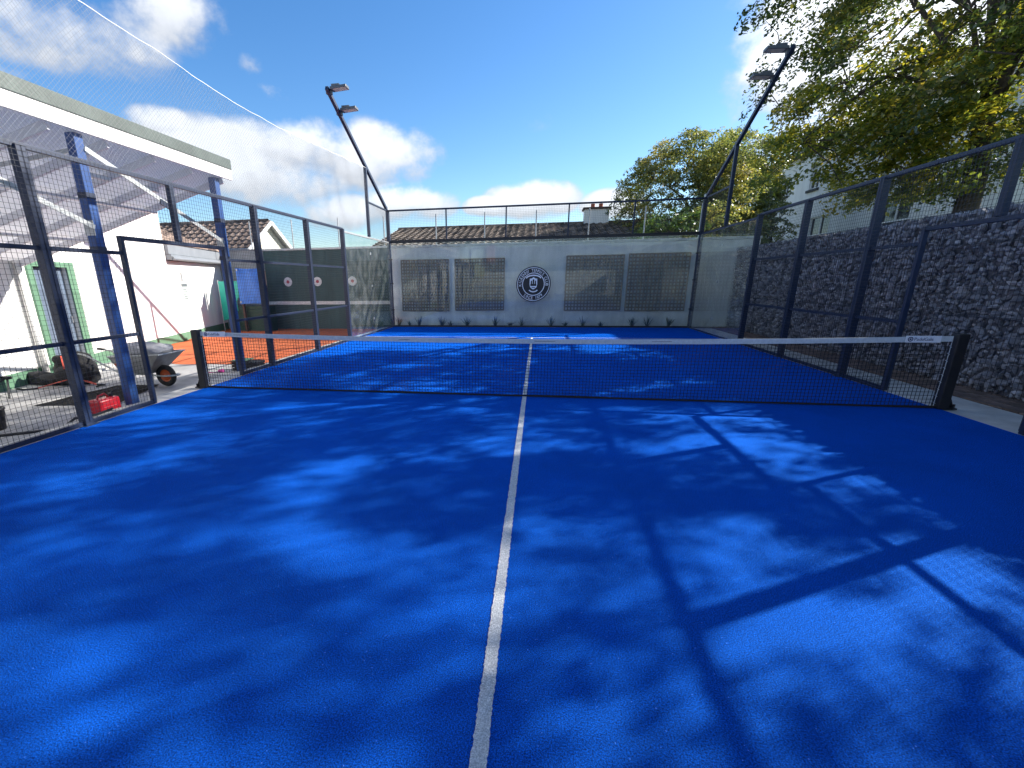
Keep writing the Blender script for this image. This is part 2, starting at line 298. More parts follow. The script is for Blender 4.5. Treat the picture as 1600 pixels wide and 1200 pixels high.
# ------------------------------------------------------------------ mesh helpers
class MB:
    def __init__(s): s.v = []; s.f = []
    def add(s, verts, faces):
        o = len(s.v); s.v += [tuple(p) for p in verts]; s.f += [tuple(i+o for i in q) for q in faces]; return s
    def box(s, x0, x1, y0, y1, z0, z1):
        return s.add([(x0, y0, z0), (x1, y0, z0), (x1, y1, z0), (x0, y1, z0), (x0, y0, z1), (x1, y0, z1), (x1, y1, z1), (x0, y1, z1)],
                     [(0, 3, 2, 1), (4, 5, 6, 7), (0, 1, 5, 4), (1, 2, 6, 5), (2, 3, 7, 6), (3, 0, 4, 7)])
    def beam(s, a, b, w, h, up=(0, 0, 1), caps=True):
        a, b = Vector(a), Vector(b); d = (b-a).normalized(); up = Vector(up)
        if abs(d.dot(up)) > .98: up = Vector((1, 0, 0))
        r = d.cross(up).normalized(); u = r.cross(d)
        c = [(-w/2, -h/2), (w/2, -h/2), (w/2, h/2), (-w/2, h/2)]
        v = [a+r*p+u*q for p, q in c]+[b+r*p+u*q for p, q in c]
        f = [(i, i+4, (i+1) % 4+4, (i+1) % 4) for i in range(4)]
        if caps: f += [(0, 1, 2, 3), (7, 6, 5, 4)]
        return s.add(v, f)
    def tube(s, pts, rad, n=8, caps=True):
        pts = [Vector(p) for p in pts]; rad = rad if isinstance(rad, (list, tuple)) else [rad]*len(pts)
        v = []; f = []; pu = None
        for i, p in enumerate(pts):
            d = (pts[min(i+1, len(pts)-1)]-pts[max(i-1, 0)]).normalized()
            if pu is None: pu = Vector((0, 0, 1)) if abs(d.z) < .9 else Vector((1, 0, 0))
            r = d.cross(pu).normalized(); u = r.cross(d); pu = u
            for k in range(n):
                a = 2*math.pi*k/n; v.append(p+(r*math.cos(a)+u*math.sin(a))*rad[i])
        for i in range(len(pts)-1):
            for k in range(n):
                k2 = (k+1) % n; f.append((i*n+k, (i+1)*n+k, (i+1)*n+k2, i*n+k2))
        if caps: f.append(tuple(range(n))); f.append(tuple(range((len(pts)-1)*n+n-1, (len(pts)-1)*n-1, -1)))
        return s.add(v, f)
    def disc(s, c, r0, r1, n, ax, ay):
        """flat annulus (r0 may be 0) in plane ax, ay"""
        c, ax, ay = Vector(c), Vector(ax), Vector(ay); v = []; f = []
        for k in range(n):
            a = 2*math.pi*k/n; d = ax*math.cos(a)+ay*math.sin(a)
            v.append(c+d*r1)
            if r0 > 0: v.append(c+d*r0)
        if r0 > 0:
            for k in range(n):
                k2 = (k+1) % n; f.append((2*k, 2*k2, 2*k2+1, 2*k+1))
        else: f.append(tuple(range(n)))
        return s.add(v, f)
    def lathe(s, prof, c, n=24, axis='Z', close=False):
        c = Vector(c); v = []; f = []
        for r, h in prof:
            for k in range(n):
                a = 2*math.pi*k/n; x, y = r*math.cos(a), r*math.sin(a)
                v.append(c+(Vector((x, y, h)) if axis == 'Z' else Vector((x, h, y)) if axis == 'Y' else Vector((h, x, y))))
        m = len(prof)
        for i in range(m if close else m-1):
            for k in range(n):
                k2 = (k+1) % n; j = (i+1) % m
                f.append((i*n+k, i*n+k2, j*n+k2, j*n+k))
        return s.add(v, f)
    def prism(s, poly, z0, z1):
        n = len(poly); v = [(x, y, z0) for x, y in poly]+[(x, y, z1) for x, y in poly]
        return s.add(v, [tuple(range(n-1, -1, -1)), tuple(range(n, 2*n))]+[(i, (i+1) % n, (i+1) % n+n, i+n) for i in range(n)])

ROOT = {}
def props(o, label=None, cat=None, group=None, kind=None):
    if label: o['label'] = label
    if cat: o['category'] = cat
    if group: o['group'] = group
    if kind: o['kind'] = kind
    return o
def thing(name, label, cat, loc=(0, 0, 0), group=None):
    o = bpy.data.objects.new(name, None); COL.objects.link(o); o.location = loc; o.empty_display_size = .1
    ROOT[o] = Vector(loc); return props(o, label, cat, group)
def mesh_from(mb, name, off=Vector((0, 0, 0))):
    me = bpy.data.meshes.new(name)
    me.from_pydata([(p[0]-off.x, p[1]-off.y, p[2]-off.z) for p in mb.v], [], mb.f); me.update(); return me
def obj(name, mb, m, parent=None, bevel=0, smooth=False, label=None, kind=None, cat=None, group=None):
    off = Vector((0, 0, 0))
    if parent is not None: off = ROOT[parent]
    elif kind != 'structure':
        xs = np.array([tuple(p) for p in mb.v]); off = Vector(((xs[:, 0].min()+xs[:, 0].max())/2, (xs[:, 1].min()+xs[:, 1].max())/2, xs[:, 2].min()))
    me = mesh_from(mb, name, off); me.materials.append(MT[m])
    o = bpy.data.objects.new(name, me); COL.objects.link(o)
    if parent is not None: o.parent = parent; ROOT[o] = off
    else: o.location = off; ROOT[o] = off
    if bevel:
        b = o.modifiers.new('bevel', 'BEVEL'); b.width = bevel; b.segments = 2; b.limit_method = 'ANGLE'
    if smooth:
        for p in me.polygons: p.use_smooth = True
    return props(o, label, cat, group, kind)
def np_obj(name, verts, faces, m, parent=None, kind=None, label=None):
    verts = np.asarray(verts, dtype=np.float32); faces = np.asarray(faces, dtype=np.int32); k = faces.shape[1]
    off = ROOT[parent] if parent is not None else Vector((0, 0, 0)); verts = verts-np.array(off, dtype=np.float32)
    me = bpy.data.meshes.new(name); me.vertices.add(len(verts)); me.vertices.foreach_set('co', verts.ravel())
    me.loops.add(faces.size); me.loops.foreach_set('vertex_index', faces.ravel())
    me.polygons.add(len(faces)); me.polygons.foreach_set('loop_start', np.arange(0, faces.size, k, dtype=np.int32)); me.polygons.foreach_set('loop_total', np.full(len(faces), k, dtype=np.int32))
    me.update(calc_edges=True); me.materials.append(MT[m])
    o = bpy.data.objects.new(name, me); COL.objects.link(o)
    if parent is not None: o.parent = parent; ROOT[o] = off
    else: ROOT[o] = off
    return props(o, label, None, None, kind)

FONT = {}
def text_polys(ch):
    """outline mesh of a string in Blender's own font, unit size, as (verts2d, faces, width)"""
    if ch in FONT: return FONT[ch]
    cu_ = bpy.data.curves.new('txt', 'FONT'); cu_.body = ch; cu_.size = 1; cu_.resolution_u = 3
    o = bpy.data.objects.new('txt', cu_); COL.objects.link(o)
    me = bpy.data.meshes.new_from_object(o.evaluated_get(bpy.context.evaluated_depsgraph_get()))
    v = [(p.co.x, p.co.y) for p in me.vertices]; f = [tuple(q.vertices) for q in me.polygons]
    w = max([p[0] for p in v], default=.25)-min([p[0] for p in v], default=0)
    bpy.data.objects.remove(o); bpy.data.curves.remove(cu_); bpy.data.meshes.remove(me)
    FONT[ch] = (v, f, w); return FONT[ch]

def wire_grid(mb, o, au, av, lu, lv, step, w, skew=0):
    """square welded mesh: wires along au and av"""
    o, au, av = Vector(o), Vector(au), Vector(av); nrm = au.cross(av).normalized()
    nu, nv = max(1, round(lu/step)), max(1, round(lv/step))
    for i in range(nu+1):
        p = o+au*(lu*i/nu)+nrm*w*.4; mb.beam(p, p+av*lv, w, w, nrm, caps=False)
    for j in range(nv+1):
        p = o+av*(lv*j/nv)-nrm*w*.4; mb.beam(p, p+au*lu, w, w, nrm, caps=False)
    return mb

# ================================================================== SETTING
def structure(name, mb, m, **k): return obj(name, mb, m, kind='structure', **k)
structure('ground', MB().box(-400, 400, -400, 400, -1.2, -.5), 'grass')
structure('court_base', MB().box(-5.28, 5.72, -10.35, 10.32, -.5, -.012), 'conc', bevel=.008)
structure('court_turf', MB().box(-4.985, 4.985, -9.97, 9.97, -.011, 0), 'turf')
def rough_line(x0, x1, y0, y1, along, seed):
    r = random.Random(seed); mb = MB(); n = int(((y1-y0) if along == 'y' else (x1-x0))/.012)
    a = []; b = []
    for i in range(n+1):
        t = i/n; j0, j1 = r.uniform(-.0032, .0032), r.uniform(-.0032, .0032)
        if along == 'y': a.append((x0+j0, y0+(y1-y0)*t, .004)); b.append((x1+j1, y0+(y1-y0)*t, .004))
        else: a.append((x0+(x1-x0)*t, y0+j0, .0045)); b.append((x0+(x1-x0)*t, y1+j1, .0045))
    v = a+b; m_ = n+1
    return mb.add(v, [(i, i+m_, i+m_+1, i+1) if along == 'y' else (i, i+1, i+m_+1, i+m_) for i in range(n)])
structure('court_line', rough_line(-.028, .028, -9.9, 6.93, 'y', 1), 'line')
structure('court_line', rough_line(-4.95, 4.95, 6.93, 6.98, 'x', 2), 'line')
# left yard (lower than the court), orange carpet and side strips
structure('yard_paving', MB().box(-60, -5.285, -30, 2.86, -.5, -.15), 'slab')
structure('yard_paving', MB().box(-60, -5.285, 2.865, 12.2, -.5, -.152), 'slab')
# orange carpet laid over the yard with ripples
mb = MB(); nx, ny = 46, 60
for j in range(ny+1):
    for i in range(nx+1):
        x = -12.2+(6.7)*i/nx; y = 2.8+(10.36-2.8)*j/ny
        e = min(1, (y-2.8)/.5)
        mb.v.append((x, y+(.10*math.sin(x*1.9)+.05*math.sin(x*5.1))*(1-e)+.06*(x+9)*(1-e)*0, -.143+e*(.012+.012*math.sin(y*5.2+x*.35)+.012*mnoise.noise(Vector((x*1.1, y*1.4, 3))))))
for j in range(ny):
    for i in range(nx):
        a = j*(nx+1)+i; mb.f.append((a, a+1, a+nx+2, a+nx+1))
structure('orange_carpet', mb, 'clay', smooth=True)
structure('kerb_strip', MB().box(-5.52, -5.285, -12, 10.3, -.5, -.055), 'conc', bevel=.01)
structure('back_yard', MB().box(-60, 60, 10.75, 60, -.5, -.1), 'asphalt')
structure('planting_bed', MB().box(-5.28, 6.6, 10.025, 10.36, -.5, -.008), 'core')
structure('near_yard', MB().box(-5.28, 30, -40, -10.4, -.5, -.1), 'slab')
structure('terrace', MB().box(7.05, 120, -60, 80, -.5, 2.28), 'grass')
# brick path between the court slab and the gabion wall
bp = structure('brick_path', MB().box(5.725, 6.4, -10.3, 10.33, -.5, -.03), 'joint'); 
bm_ = []
for k in range(4):
    r = random.Random(k); w, l, h = .0475, .0975, .03
    mbb = MB().add([(sx*(w-r.uniform(0, .003)), sy*(l-r.uniform(0, .003)), z+r.uniform(-.002, .002)*(z > 0)) for z in (-.02, h) for sx, sy in ((-1, -1), (1, -1), (1, 1), (-1, 1))],
                   [(0, 3, 2, 1), (4, 5, 6, 7), (0, 1, 5, 4), (1, 2, 6, 5), (2, 3, 7, 6), (3, 0, 4, 7)])
    me = mesh_from(mbb, 'brick'); me.materials.append(MT['brick']); bm_.append(me)
far = MB(); rb = random.Random(5); nb = 0
for i in range(6):
    for j in range(-30, 52):
        x, y = 5.78+i*.1005, j*.2+(.1 if i % 2 else 0); z = -.026+rb.uniform(-.003, .003)
        if -1.6 <= y <= 3.9:
            o = bpy.data.objects.new('brick', bm_[rb.randrange(4)]); COL.objects.link(o); o.parent = bp
            o.location = Vector((x, y, z))-ROOT[bp]; o.rotation_euler = (rb.uniform(-.015, .015), rb.uniform(-.015, .015), rb.uniform(-.01, .01)); nb += 1
        else: far.box(x-.0475, x+.0475, y-.0975, y+.0975, z-.02, z+.03)
obj('brick_field', far, 'brick', bp, kind='stuff')

# ================================================================== COURT ENCLOSURE
H, HC, HG, HGATE = 2.92, 3.89, 2.83, 2.13
def side_fence(sx, label):
    X0 = sx*5.03; t = thing('court_fence', label, 'fence', (sx*5, 0, 0), 'padel court side fences')
    for y in (-6, -4, -2, 2, 4, 6):
        p = obj('post', MB().box(X0-.05, X0+.05, y-.05, y+.05, 0, H), 'navy', t, bevel=.006)
        obj('base_plate', MB().box(X0-.09, X0+.09, y-.09, y+.09, -.012, .004), 'navy', p)
    for y in (-8,): obj('post', MB().box(X0-.05, X0+.05, y-.05, y+.05, 0, HG), 'navy', t, bevel=.006)
    for y in (-1, 1): obj('gate_post', MB().box(X0-.03, X0+.03, y-.025, y+.025, 0, HGATE+.025), 'navy', t, bevel=.004)
    obj('strut', MB().box(X0-.035, X0+.035, -.04, .04, HGATE+.028, H-.03), 'navy', t, bevel=.004)
    rl = MB().box(X0-.025, X0+.025, -6, 6, H-.03, H+.022); obj('top_rail', rl, 'navy', t, bevel=.004)
    obj('gate_rail', MB().box(X0-.025, X0+.025, -.972, .972, HGATE-.026, HGATE+.026), 'navy', t, bevel=.004)
    bays = [(-6, -4), (-4, -2), (-2, -1), (1, 2), (2, 4), (4, 6)]
    for a, b in bays:
        ga, gb = (.05 if a not in (-1, 1) else .025), (.05 if b not in (-1, 1) else .025)
        for z in (.95, 1.95): obj('rail', MB().box(X0-.018, X0+.018, a+ga, b-gb, z-.022, z+.022), 'navy', t, bevel=.003)
        obj('bottom_rail', MB().box(X0-.02, X0+.02, a+ga, b-gb, .0, .05), 'navy', t)
        obj('mesh_panel', wire_grid(MB(), (sx*4.975, a, .04), (0, 1, 0), (0, 0, 1), b-a, H-.05, .0508, .0028), 'wire', t)
    obj('mesh_panel', wire_grid(MB(), (sx*4.975, -1, HGATE), (0, 1, 0), (0, 0, 1), 2, H-HGATE-.01, .0508, .0028), 'wire', t)
    for a, b in ((6, 8), (8, 10), (-8, -6), (-10, -8)):
        ya, yb = a+(.055 if a == 6 else .004), b-(.06 if b in (10, -6) else .004)
        obj('glass_panel', MB().box(sx*4.99-.006, sx*4.99+.006, ya, yb, .02, HG), 'glass', t)
        obj('bottom_rail', MB().box(X0-.02, X0+.02, ya, yb, 0, .03), 'navy', t)
    for a, b in ((6.055, 9.94),):
        obj('rail', MB().box(X0-.02, X0+.02, a, b, HG+.004, HG+.05), 'navy' if sx > 0 else 'metal', t, bevel=.003)
    obj('top_rail', MB().box(X0-.02, X0+.02, 8.02, 9.94, HC-.045, HC), 'navy', t, bevel=.004)
    obj('mesh_panel', wire_grid(MB(), (sx*4.975, 8.06, HG+.05), (0, 1, 0), (0, 0, 1), 1.9, HC-HG-.06, .0508, .0028), 'wire', t)
    for y, z in ((8, 1.45), (8, .45), (8, 2.4)):
        obj('glass_clip', MB().box(sx*5-.014, sx*5+.014, y-.03, y+.03, z-.03, z+.03), 'metal', t, bevel=.004)
    return t
side_fence(-1, 'left navy mesh court fence beside the clubhouse yard, sunlit posts and open gateway')
side_fence(1, 'right navy mesh court fence in the shade in front of the stone gabion wall')

def end_wall(ysgn, label):
    Y = 10*ysgn; Y1 = Y+.03*ysgn; t = thing('glass_wall', label, 'glass wall', (0, Y, 0), 'glass end walls of the padel court')
    for x in (-5.03, 5.03):
        obj('corner_post', MB().box(x-.055, x+.055, Y1-.055, Y1+.055, 0, HC), 'navy', t, bevel=.006)
    obj('top_rail', MB().box(-4.97, 4.97, Y1-.025, Y1+.025, HC-.045, HC+.005), 'navy', t, bevel=.004)
    obj('rail', MB().box(-4.97, 4.97, Y1-.03, Y1+.03, HG+.004, HG+.10), 'black', t, bevel=.004)
    obj('bottom_rail', MB().box(-4.97, 4.97, Y1-.03, Y1+.03, 0, .055), 'black', t)
    for x in (-3, -1, 1, 3):
        obj('mullion', MB().box(x-.022, x+.022, Y1-.022, Y1+.022, HG+.102, HC-.047), 'navy', t, bevel=.003)
        for z in (.5, 1.45, 2.4): obj('glass_clip', MB().box(x-.02, x+.02, Y-.012, Y+.012, z-.02, z+.02), 'metal', t, bevel=.004)
    for x in (-4.98, 4.98):
        for z in (.6, 1.5, 2.3): obj('glass_clip', MB().box(x-.06, x+.06, Y-.03*ysgn-.008, Y-.03*ysgn+.008, z-.018, z+.018), 'black', t, bevel=.004)
    for a in (-5, -3, -1, 1, 3):
        a0, b0 = a+(.03 if a == -5 else .004), a+2-(.03 if a == 3 else .004)
        obj('glass_panel', MB().box(a0, b0, Y-.006, Y+.006, .057, HG), 'glass', t)
        obj('mesh_panel', wire_grid(MB(), (a, Y-.03*ysgn, HG+.09), (1, 0, 0), (0, 0, 1), 2, HC-HG-.09, .0508, .0028), 'wire', t)
    return t
gw = end_wall(1, 'far glass end wall of the blue court with mesh above and a round club crest')
end_wall(-1, 'near glass end wall of the blue court standing behind the photographer')

# club crest on the glass
def crest():
    c = Vector((-.045, 9.975, 1.425)); R0 = .575; ax, az = Vector((1, 0, 0)), Vector((0, 0, 1))
    t = thing('club_crest', 'round black and white tennis club crest stuck on the far glass wall', 'crest', (c.x, 9.99, c.z-R0))
    L = lambda k: c-Vector((0, .0015*k, 0))
    obj('black_disc', MB().disc(L(0)+Vector((0, .012, 0)), 0, R0, 72, ax, az), 'logo_b', t)
    obj('white_ring', MB().disc(L(1), R0*.905, R0*.938, 72, ax, az).disc(L(1), R0*.605, R0*.648, 72, ax, az), 'logo_w', t)
    def arc_text(s, rad, a0, a1, size, inward):
        n = len(s)
        for i, ch in enumerate(s):
            if ch == ' ': continue
            a = math.radians(a0+(a1-a0)*i/(n-1)); v, f, w = text_polys(ch)
            xs = [p[0] for p in v]; xm = (min(xs)+max(xs))/2
            rr = Vector((math.cos(a), 0, math.sin(a))); tt = Vector((math.sin(a), 0, -math.cos(a)))
            if not inward: up, ri = rr, tt
            else: up, ri = -rr, -tt
            obj('letter', MB().add([L(2)+rr*rad+ri*((p[0]-xm)*size*.92)+up*((p[1]-.35)*size) for p in v], f), 'logo_w', t)
    arc_text('KILKENNY TENNIS CLUB', R0*.775, 183, -3, .140, False)
    arc_text('SINCE 1879', R0*.775, 232, 308, .140, True)
    def poly(mb, pts, k): return mb.add([L(k)+Vector((x*R0, 0, z*R0)) for x, z in pts], [tuple(range(len(pts)))])
    sh = [(.86*a, .86*b) for a, b in ((-.25, .36), (-.12, .38), (0, .46), (.12, .38), (.25, .36), (.26, .0), (.22, -.18), (.12, -.28), (0, -.34), (-.12, -.28), (-.22, -.18), (-.26, .0))]
    obj('shield', poly(MB(), sh, 2), 'logo_w', t)
    cs = MB()
    for x, w, h in ((-.115, .075, .22), (0, .095, .30), (.115, .075, .22)):
        poly(cs, [(x-w/2, .0), (x+w/2, .0), (x+w/2, h-.06), (x, h), (x-w/2, h-.06)], 3)
    poly(cs, [(-.17, -.10), (.17, -.10), (.17, .02), (-.17, .02)], 4); poly(cs, [(-.1, -.21), (.1, -.21), (.1, -.17), (-.1, -.17)], 3)
    obj('castle', cs, 'logo_b', t)
    def ribbon(pts, w):
        sc_ = MB()
        for (x0, z0), (x1, z1) in zip(pts[:-1], pts[1:]):
            d = Vector((x1-x0, 0, z1-z0)).normalized(); q = Vector((-d.z, 0, d.x))*w
            a, b = Vector((x0, 0, z0)), Vector((x1, 0, z1)); e = d*.004
            sc_.add([L(2)+(p)*R0 for p in (a-q-e, b-q+e, b+q+e, a+q-e)], [(0, 1, 2, 3)])
        obj('scroll', sc_, 'logo_w', t)
    ribbon([(-.42, .34), (-.34, .42), (-.2, .475), (0, .50), (.2, .475), (.34, .42), (.42, .34)], .035)
    ribbon([(-.24, -.33), (-.14, -.40), (0, -.43), (.14, -.40), (.24, -.33)], .032)
crest()

# ------------------------------------------------------------------ padel net
def padel_net():
    t = thing('padel_net', 'low black padel net with white top tape between two black posts', 'net', (0, 0, 0))
    zt = lambda x: .80+.072*(x/4.92)**2          # lower edge of nothing: top of tape
    for sx in (-1, 1):
        p = obj('post', MB().box(sx*5.0-.055, sx*5.0+.055, -.06, .06, 0, .90), 'black', t, bevel=.008)
        obj('foot', MB().prism([(sx*5.056, -.05), (sx*5.15, -.05), (sx*5.15, .05), (sx*5.056, .05)], .0, .016).add([(sx*5.056, -.012, .016), (sx*5.056, .012, .016), (sx*5.14, .012, .016), (sx*5.14, -.012, .016), (sx*5.056, -.012, .2), (sx*5.056, .012, .2)], [(0, 1, 5, 4), (0, 4, 3), (1, 2, 5), (2, 3, 4, 5)]), 'black', p)
        for y in (-.035, .035): obj('anchor_bolt', MB().lathe([(.0, .05), (.014, .05), (.014, .0)], (sx*5.115, y, .014), 8), 'black', p)
    mb = MB(); n = 228; x0, x1 = -4.93, 4.93; w = .0042; rr = random.Random(3)
    for i in range(n+1):
        x = x0+(x1-x0)*i/n; mb.beam((x, .004, .012), (x, .004, zt(x)-.03), w, w, (0, 1, 0), caps=False)
    m = 18
    for j in range(m+1):
        for k in range(24):
            xa, xb = x0+(x1-x0)*k/24, x0+(x1-x0)*(k+1)/24
            f = lambda x: .02+(zt(x)-.05)*j/m
            mb.beam((xa, -.001, f(xa)), (xb, -.001, f(xb)), w, w, (0, 0, 1), caps=False)
    obj('netting', mb, 'net', t)
    tp = MB(); N_ = 120
    for i in range(N_):
        xa, xb = -4.93+9.86*i/N_, -4.93+9.86*(i+1)/N_
        ya, yb = .012*mnoise.noise(Vector((xa*2, 0, 0))), .012*mnoise.noise(Vector((xb*2, 0, 0)))
        for q in (-.009, .009):
            tp.add([(xa, ya+q, zt(xa)-.062), (xb, yb+q, zt(xb)-.062), (xb, yb+q*.5, zt(xb)), (xa, ya+q*.5, zt(xa))], [(0, 1, 2, 3)])
        tp.add([(xa, ya-.0045, zt(xa)), (xb, yb-.0045, zt(xb)), (xb, yb+.0045, zt(xb)), (xa, ya+.0045, zt(xa))], [(0, 1, 2, 3)])
    obj('top_tape', tp, 'tape', t)
    bt = MB()
    for i in range(60):
        xa, xb = -4.94+9.88*i/60, -4.94+9.88*(i+1)/60
        h = lambda x: .028+.01*mnoise.noise(Vector((x*.9, 5, 0)))
        bt.add([(xa, -.012, .002), (xb, -.012, .002), (xb, -.008, h(xb)), (xa, -.008, h(xa)), (xa, .012, .002), (xb, .012, .002)], [(0, 1, 2, 3), (2, 5, 4, 3)])
    obj('bottom_band', bt, 'net', t)
    for sx, xa, xb in ((1, 4.44, 4.80), (-1, -4.87, -4.50)):
        z0 = zt(4.65)-.068; z1 = z0+.078
        tg = obj('brand_tag', MB().box(xa, xb, -.024, -.014, z0, z1), 'tagw', t, bevel=.002)
        s = 'PadelGalis'; pen = xa+.085; size = .052
        for ch in s:
            v, f, wd = text_polys(ch); mn = min(p[0] for p in v)
            obj('letter', MB().add([(pen+(p[0]-mn)*size, -.0262, z0+.022+p[1]*size) for p in v], f), 'tagb', tg); pen += (wd+.055)*size
        em = MB().disc((xa+.045, -.0262, z0+.039), .018, .028, 20, (1, 0, 0), (0, 0, 1)).disc((xa+.045, -.0262, z0+.039), 0, .011, 14, (1, 0, 0), (0, 0, 1))
        obj('emblem', em, 'tagb', tg)
    for sx in (-1, 1):
        st = MB()
        for k in range(9):
            z = .06+k*.085; st.beam((sx*4.945, 0, z), (sx*4.915, 0, z+.02), .004, .004)
        st.tube([(sx*4.93, .0, .02), (sx*4.935, 0, .45), (sx*4.93, 0, .84)], .0032, 6)
        obj('side_lacing', st, 'tape', t)

padel_net()

# ------------------------------------------------------------------ floodlights
def floodlight(sx, label):
    t = thing('floodlight_pole', label, 'floodlight', (sx*5, 10, HC), 'floodlight poles on the far corners of the court')
    X = sx*5.03
    a, b = Vector((X, 9.98, HC)), Vector((X, 5.75, 6.02)); d = (b-a).normalized()
    obj('arm', MB().beam(a, b, .08, .09), 'navy', t, bevel=.006)
    obj('strut', MB().box(X-.042, X+.042, 8.03, 8.115, HG+.06, 4.80), 'navy', t, bevel=.006)
    obj('junction_bracket', MB().box(X-.05, X+.05, 9.92, 10.06, HC+.005, HC+.09), 'metal', t, bevel=.006)
    for k, s in enumerate((.16, .78)):
        p = b-d*s; q = MB(); x0, x1 = X-sx*.06, X-sx*.47
        tilt = .06
        c = [(x0, -.12), (x1, -.12), (x1, .12), (x0, .12)]
        zz = lambda x: p.z+.05+abs(x-X)*tilt
        v = [(x, p.y+y, zz(x)) for x, y in c]+[(x, p.y+y*.86, zz(x)+.06) for x, y in c]
        q.add(v, [(0, 3, 2, 1), (4, 5, 6, 7), (0, 1, 5, 4), (1, 2, 6, 5), (2, 3, 7, 6), (3, 0, 4, 7)])
        h = obj('lamp_head', q, 'lamp', t, bevel=.008)
        xa, xb = X-sx*.12, X-sx*.455
        obj('lens', MB().add([(xa, p.y-.1, zz(xa)-.003), (xb, p.y-.1, zz(xb)-.003), (xb, p.y+.1, zz(xb)-.003), (xa, p.y+.1, zz(xa)-.003)], [(0, 1, 2, 3)]), 'lens', h)
        obj('bracket', MB().box(X-.07, X+.07, p.y-.05, p.y+.05, p.z-.02, p.z+.085), 'lamp', h, bevel=.006)
        obj('cooling_fins', (lambda m_: [m_.box(min(X-sx*.10, X-sx*.30), max(X-sx*.10, X-sx*.30), p.y-.1+.04*i, p.y-.09+.04*i, p.z+.1, p.z+.16) for i in range(6)][0])(MB()), 'lamp', h)
floodlight(-1, 'left navy floodlight mast with two lamps leaning over the court against the clouds')
floodlight(1, 'right navy floodlight mast with two lamps leaning in front of the big tree')

# ------------------------------------------------------------------ bird netting on the left
def netting():
    t = thing('overhead_netting', 'fine dark ball netting hung from a white cord above the left fence', 'netting', (-5, 1, H))
    pts = [(-6.5, 5.12), (-4, 4.80), (-2, 4.64), (-.95, 4.585), (.12, 4.56), (1.53, 4.47), (3, 4.48), (4.41, 4.56), (6.2, 4.67), (8.05, 4.79)]
    ys = [p[0] for p in pts]; zs = [p[1] for p in pts]
    top = lambda y: float(np.interp(y, ys, zs))
    xw = lambda y, z: -5.0+.05*math.sin(y*1.7)*min(1, (z-H)/.6)*max(0., (top(y)-z))+.02*math.sin(y*6+z*3)
    mb = MB(); st = .042; w = .0016; y0, y1 = -6.4, 8.03
    for sgn in (1, -1):
        c = -4.0
        while c < 16:
            # line z = H + sgn*(y - yc)
            yc = y0-3+c*1.0 if sgn > 0 else y0+c
            run = [];
            for k in range(0, 60):
                z = H+k*.05
                y = yc+(z-H)*sgn
                if y0 <= y <= y1 and z <= top(y): run.append((xw(y, z), y, z))
                elif run: break
            run = run[::4]+([run[-1]] if run and (len(run)-1) % 4 else [])
            for p, q in zip(run[:-1], run[1:]): mb.beam(p, q, w, w, (1, 0, 0), caps=False)
            c += st*1.414
    obj('net_mesh', mb, 'bird', t)
    cp = []
    for i in range(121):
        y = y0+(y1-y0)*i/120; cp.append((-5.0, y, top(y)+.006*math.sin(y*5.3)+.003*math.sin(y*13)))
    obj('top_cord', MB().tube(cp, .005, 6), 'rope', t)
netting()

# ================================================================== FAR WALL, TRELLIS, PLANTS
YW = 10.4
def far_wall():
    t = thing('boundary_wall', 'weathered white rendered wall behind the far glass with trellises on it', 'wall', (0, YW, -.1))
    obj('render', MB().box(-5.12, 6.9, YW, YW+.22, -.3, 2.70), 'oldwhite', t)
    for i in range(8):
        x0 = -5.14+i*1.508; obj('coping', MB().box(x0+.003, x0+1.505, YW-.035, YW+.25, 2.703, 2.785), 'cope', t, bevel=.008)
    w = thing('practice_wall', 'dark green tennis practice wall with white stripe and round targets', 'practice wall', (-8, YW, -.15))
    xs = [-10.05+i*1.226 for i in range(5)]
    for i in range(4): obj('board', MB().box(xs[i]+.003, xs[i+1]-.003, YW+.004, YW+.2, -.2, 2.72), 'green', w)
    obj('coping', MB().box(-10.07, -5.20, YW-.02, YW+.22, 2.723, 2.79), 'metal', w, bevel=.005)
    obj('stripe', MB().box(-10.05, -5.15, YW-.003, YW+.003, .78, .90), 'gline', w)
    obj('end_post', MB().box(-5.215, -5.125, YW-.02, YW+.2, -.2, 2.72), 'oldwhite', w, bevel=.006)
    for x in (-9.18, -7.99, -6.62):
        tg = obj('target', MB().disc((x, YW-.001, 1.61), 0, .165, 32, (1, 0, 0), (0, 0, 1)), 'gline', w)
        obj('bullseye', MB().disc((x, YW-.003, 1.61), 0, .06, 24, (1, 0, 0), (0, 0, 1)), 'red', tg)
    g = thing('grey_wall', 'plain grey rendered wall stub left of the green practice wall', 'wall', (-11, YW, -.15))
    obj('render', MB().box(-12.4, -10.08, YW+.01, YW+.3, -.2, 2.74), 'rend', g)
    obj('coping', MB().box(-12.42, -10.075, YW-.01, YW+.32, 2.743, 2.80), 'grey', g, bevel=.006)
far_wall()

def trellis(x0, x1, z0, z1, label):
    t = thing('trellis', label, 'trellis', ((x0+x1)/2, YW-.05, z0), 'wooden trellises on the far white wall')
    n, m = 17, 16; r = random.Random(int(x0*100))
    for i in range(n+1):
        x = x0+(x1-x0)*i/n+r.uniform(-.004, .004)
        obj('lath', MB().beam((x, YW-.062, z0-.01), (x+r.uniform(-.006, .006), YW-.062, z1+.01), .046, .018, (0, 1, 0)), 'lath', t)
    for j in range(m+1):
        z = z0+(z1-z0)*j/m+r.uniform(-.004, .004)
        obj('lath', MB().beam((x0-.01, YW-.04, z), (x1+.01, YW-.04, z+r.uniform(-.006, .006)), .018, .046, (0, 0, 1)), 'lath', t)
    for x in (x0+.1, x1-.1):
        for z in (z0+.12, z1-.12): obj('spacer', MB().box(x-.02, x+.02, YW-.029, YW-.002, z-.02, z+.02), 'lath', t)
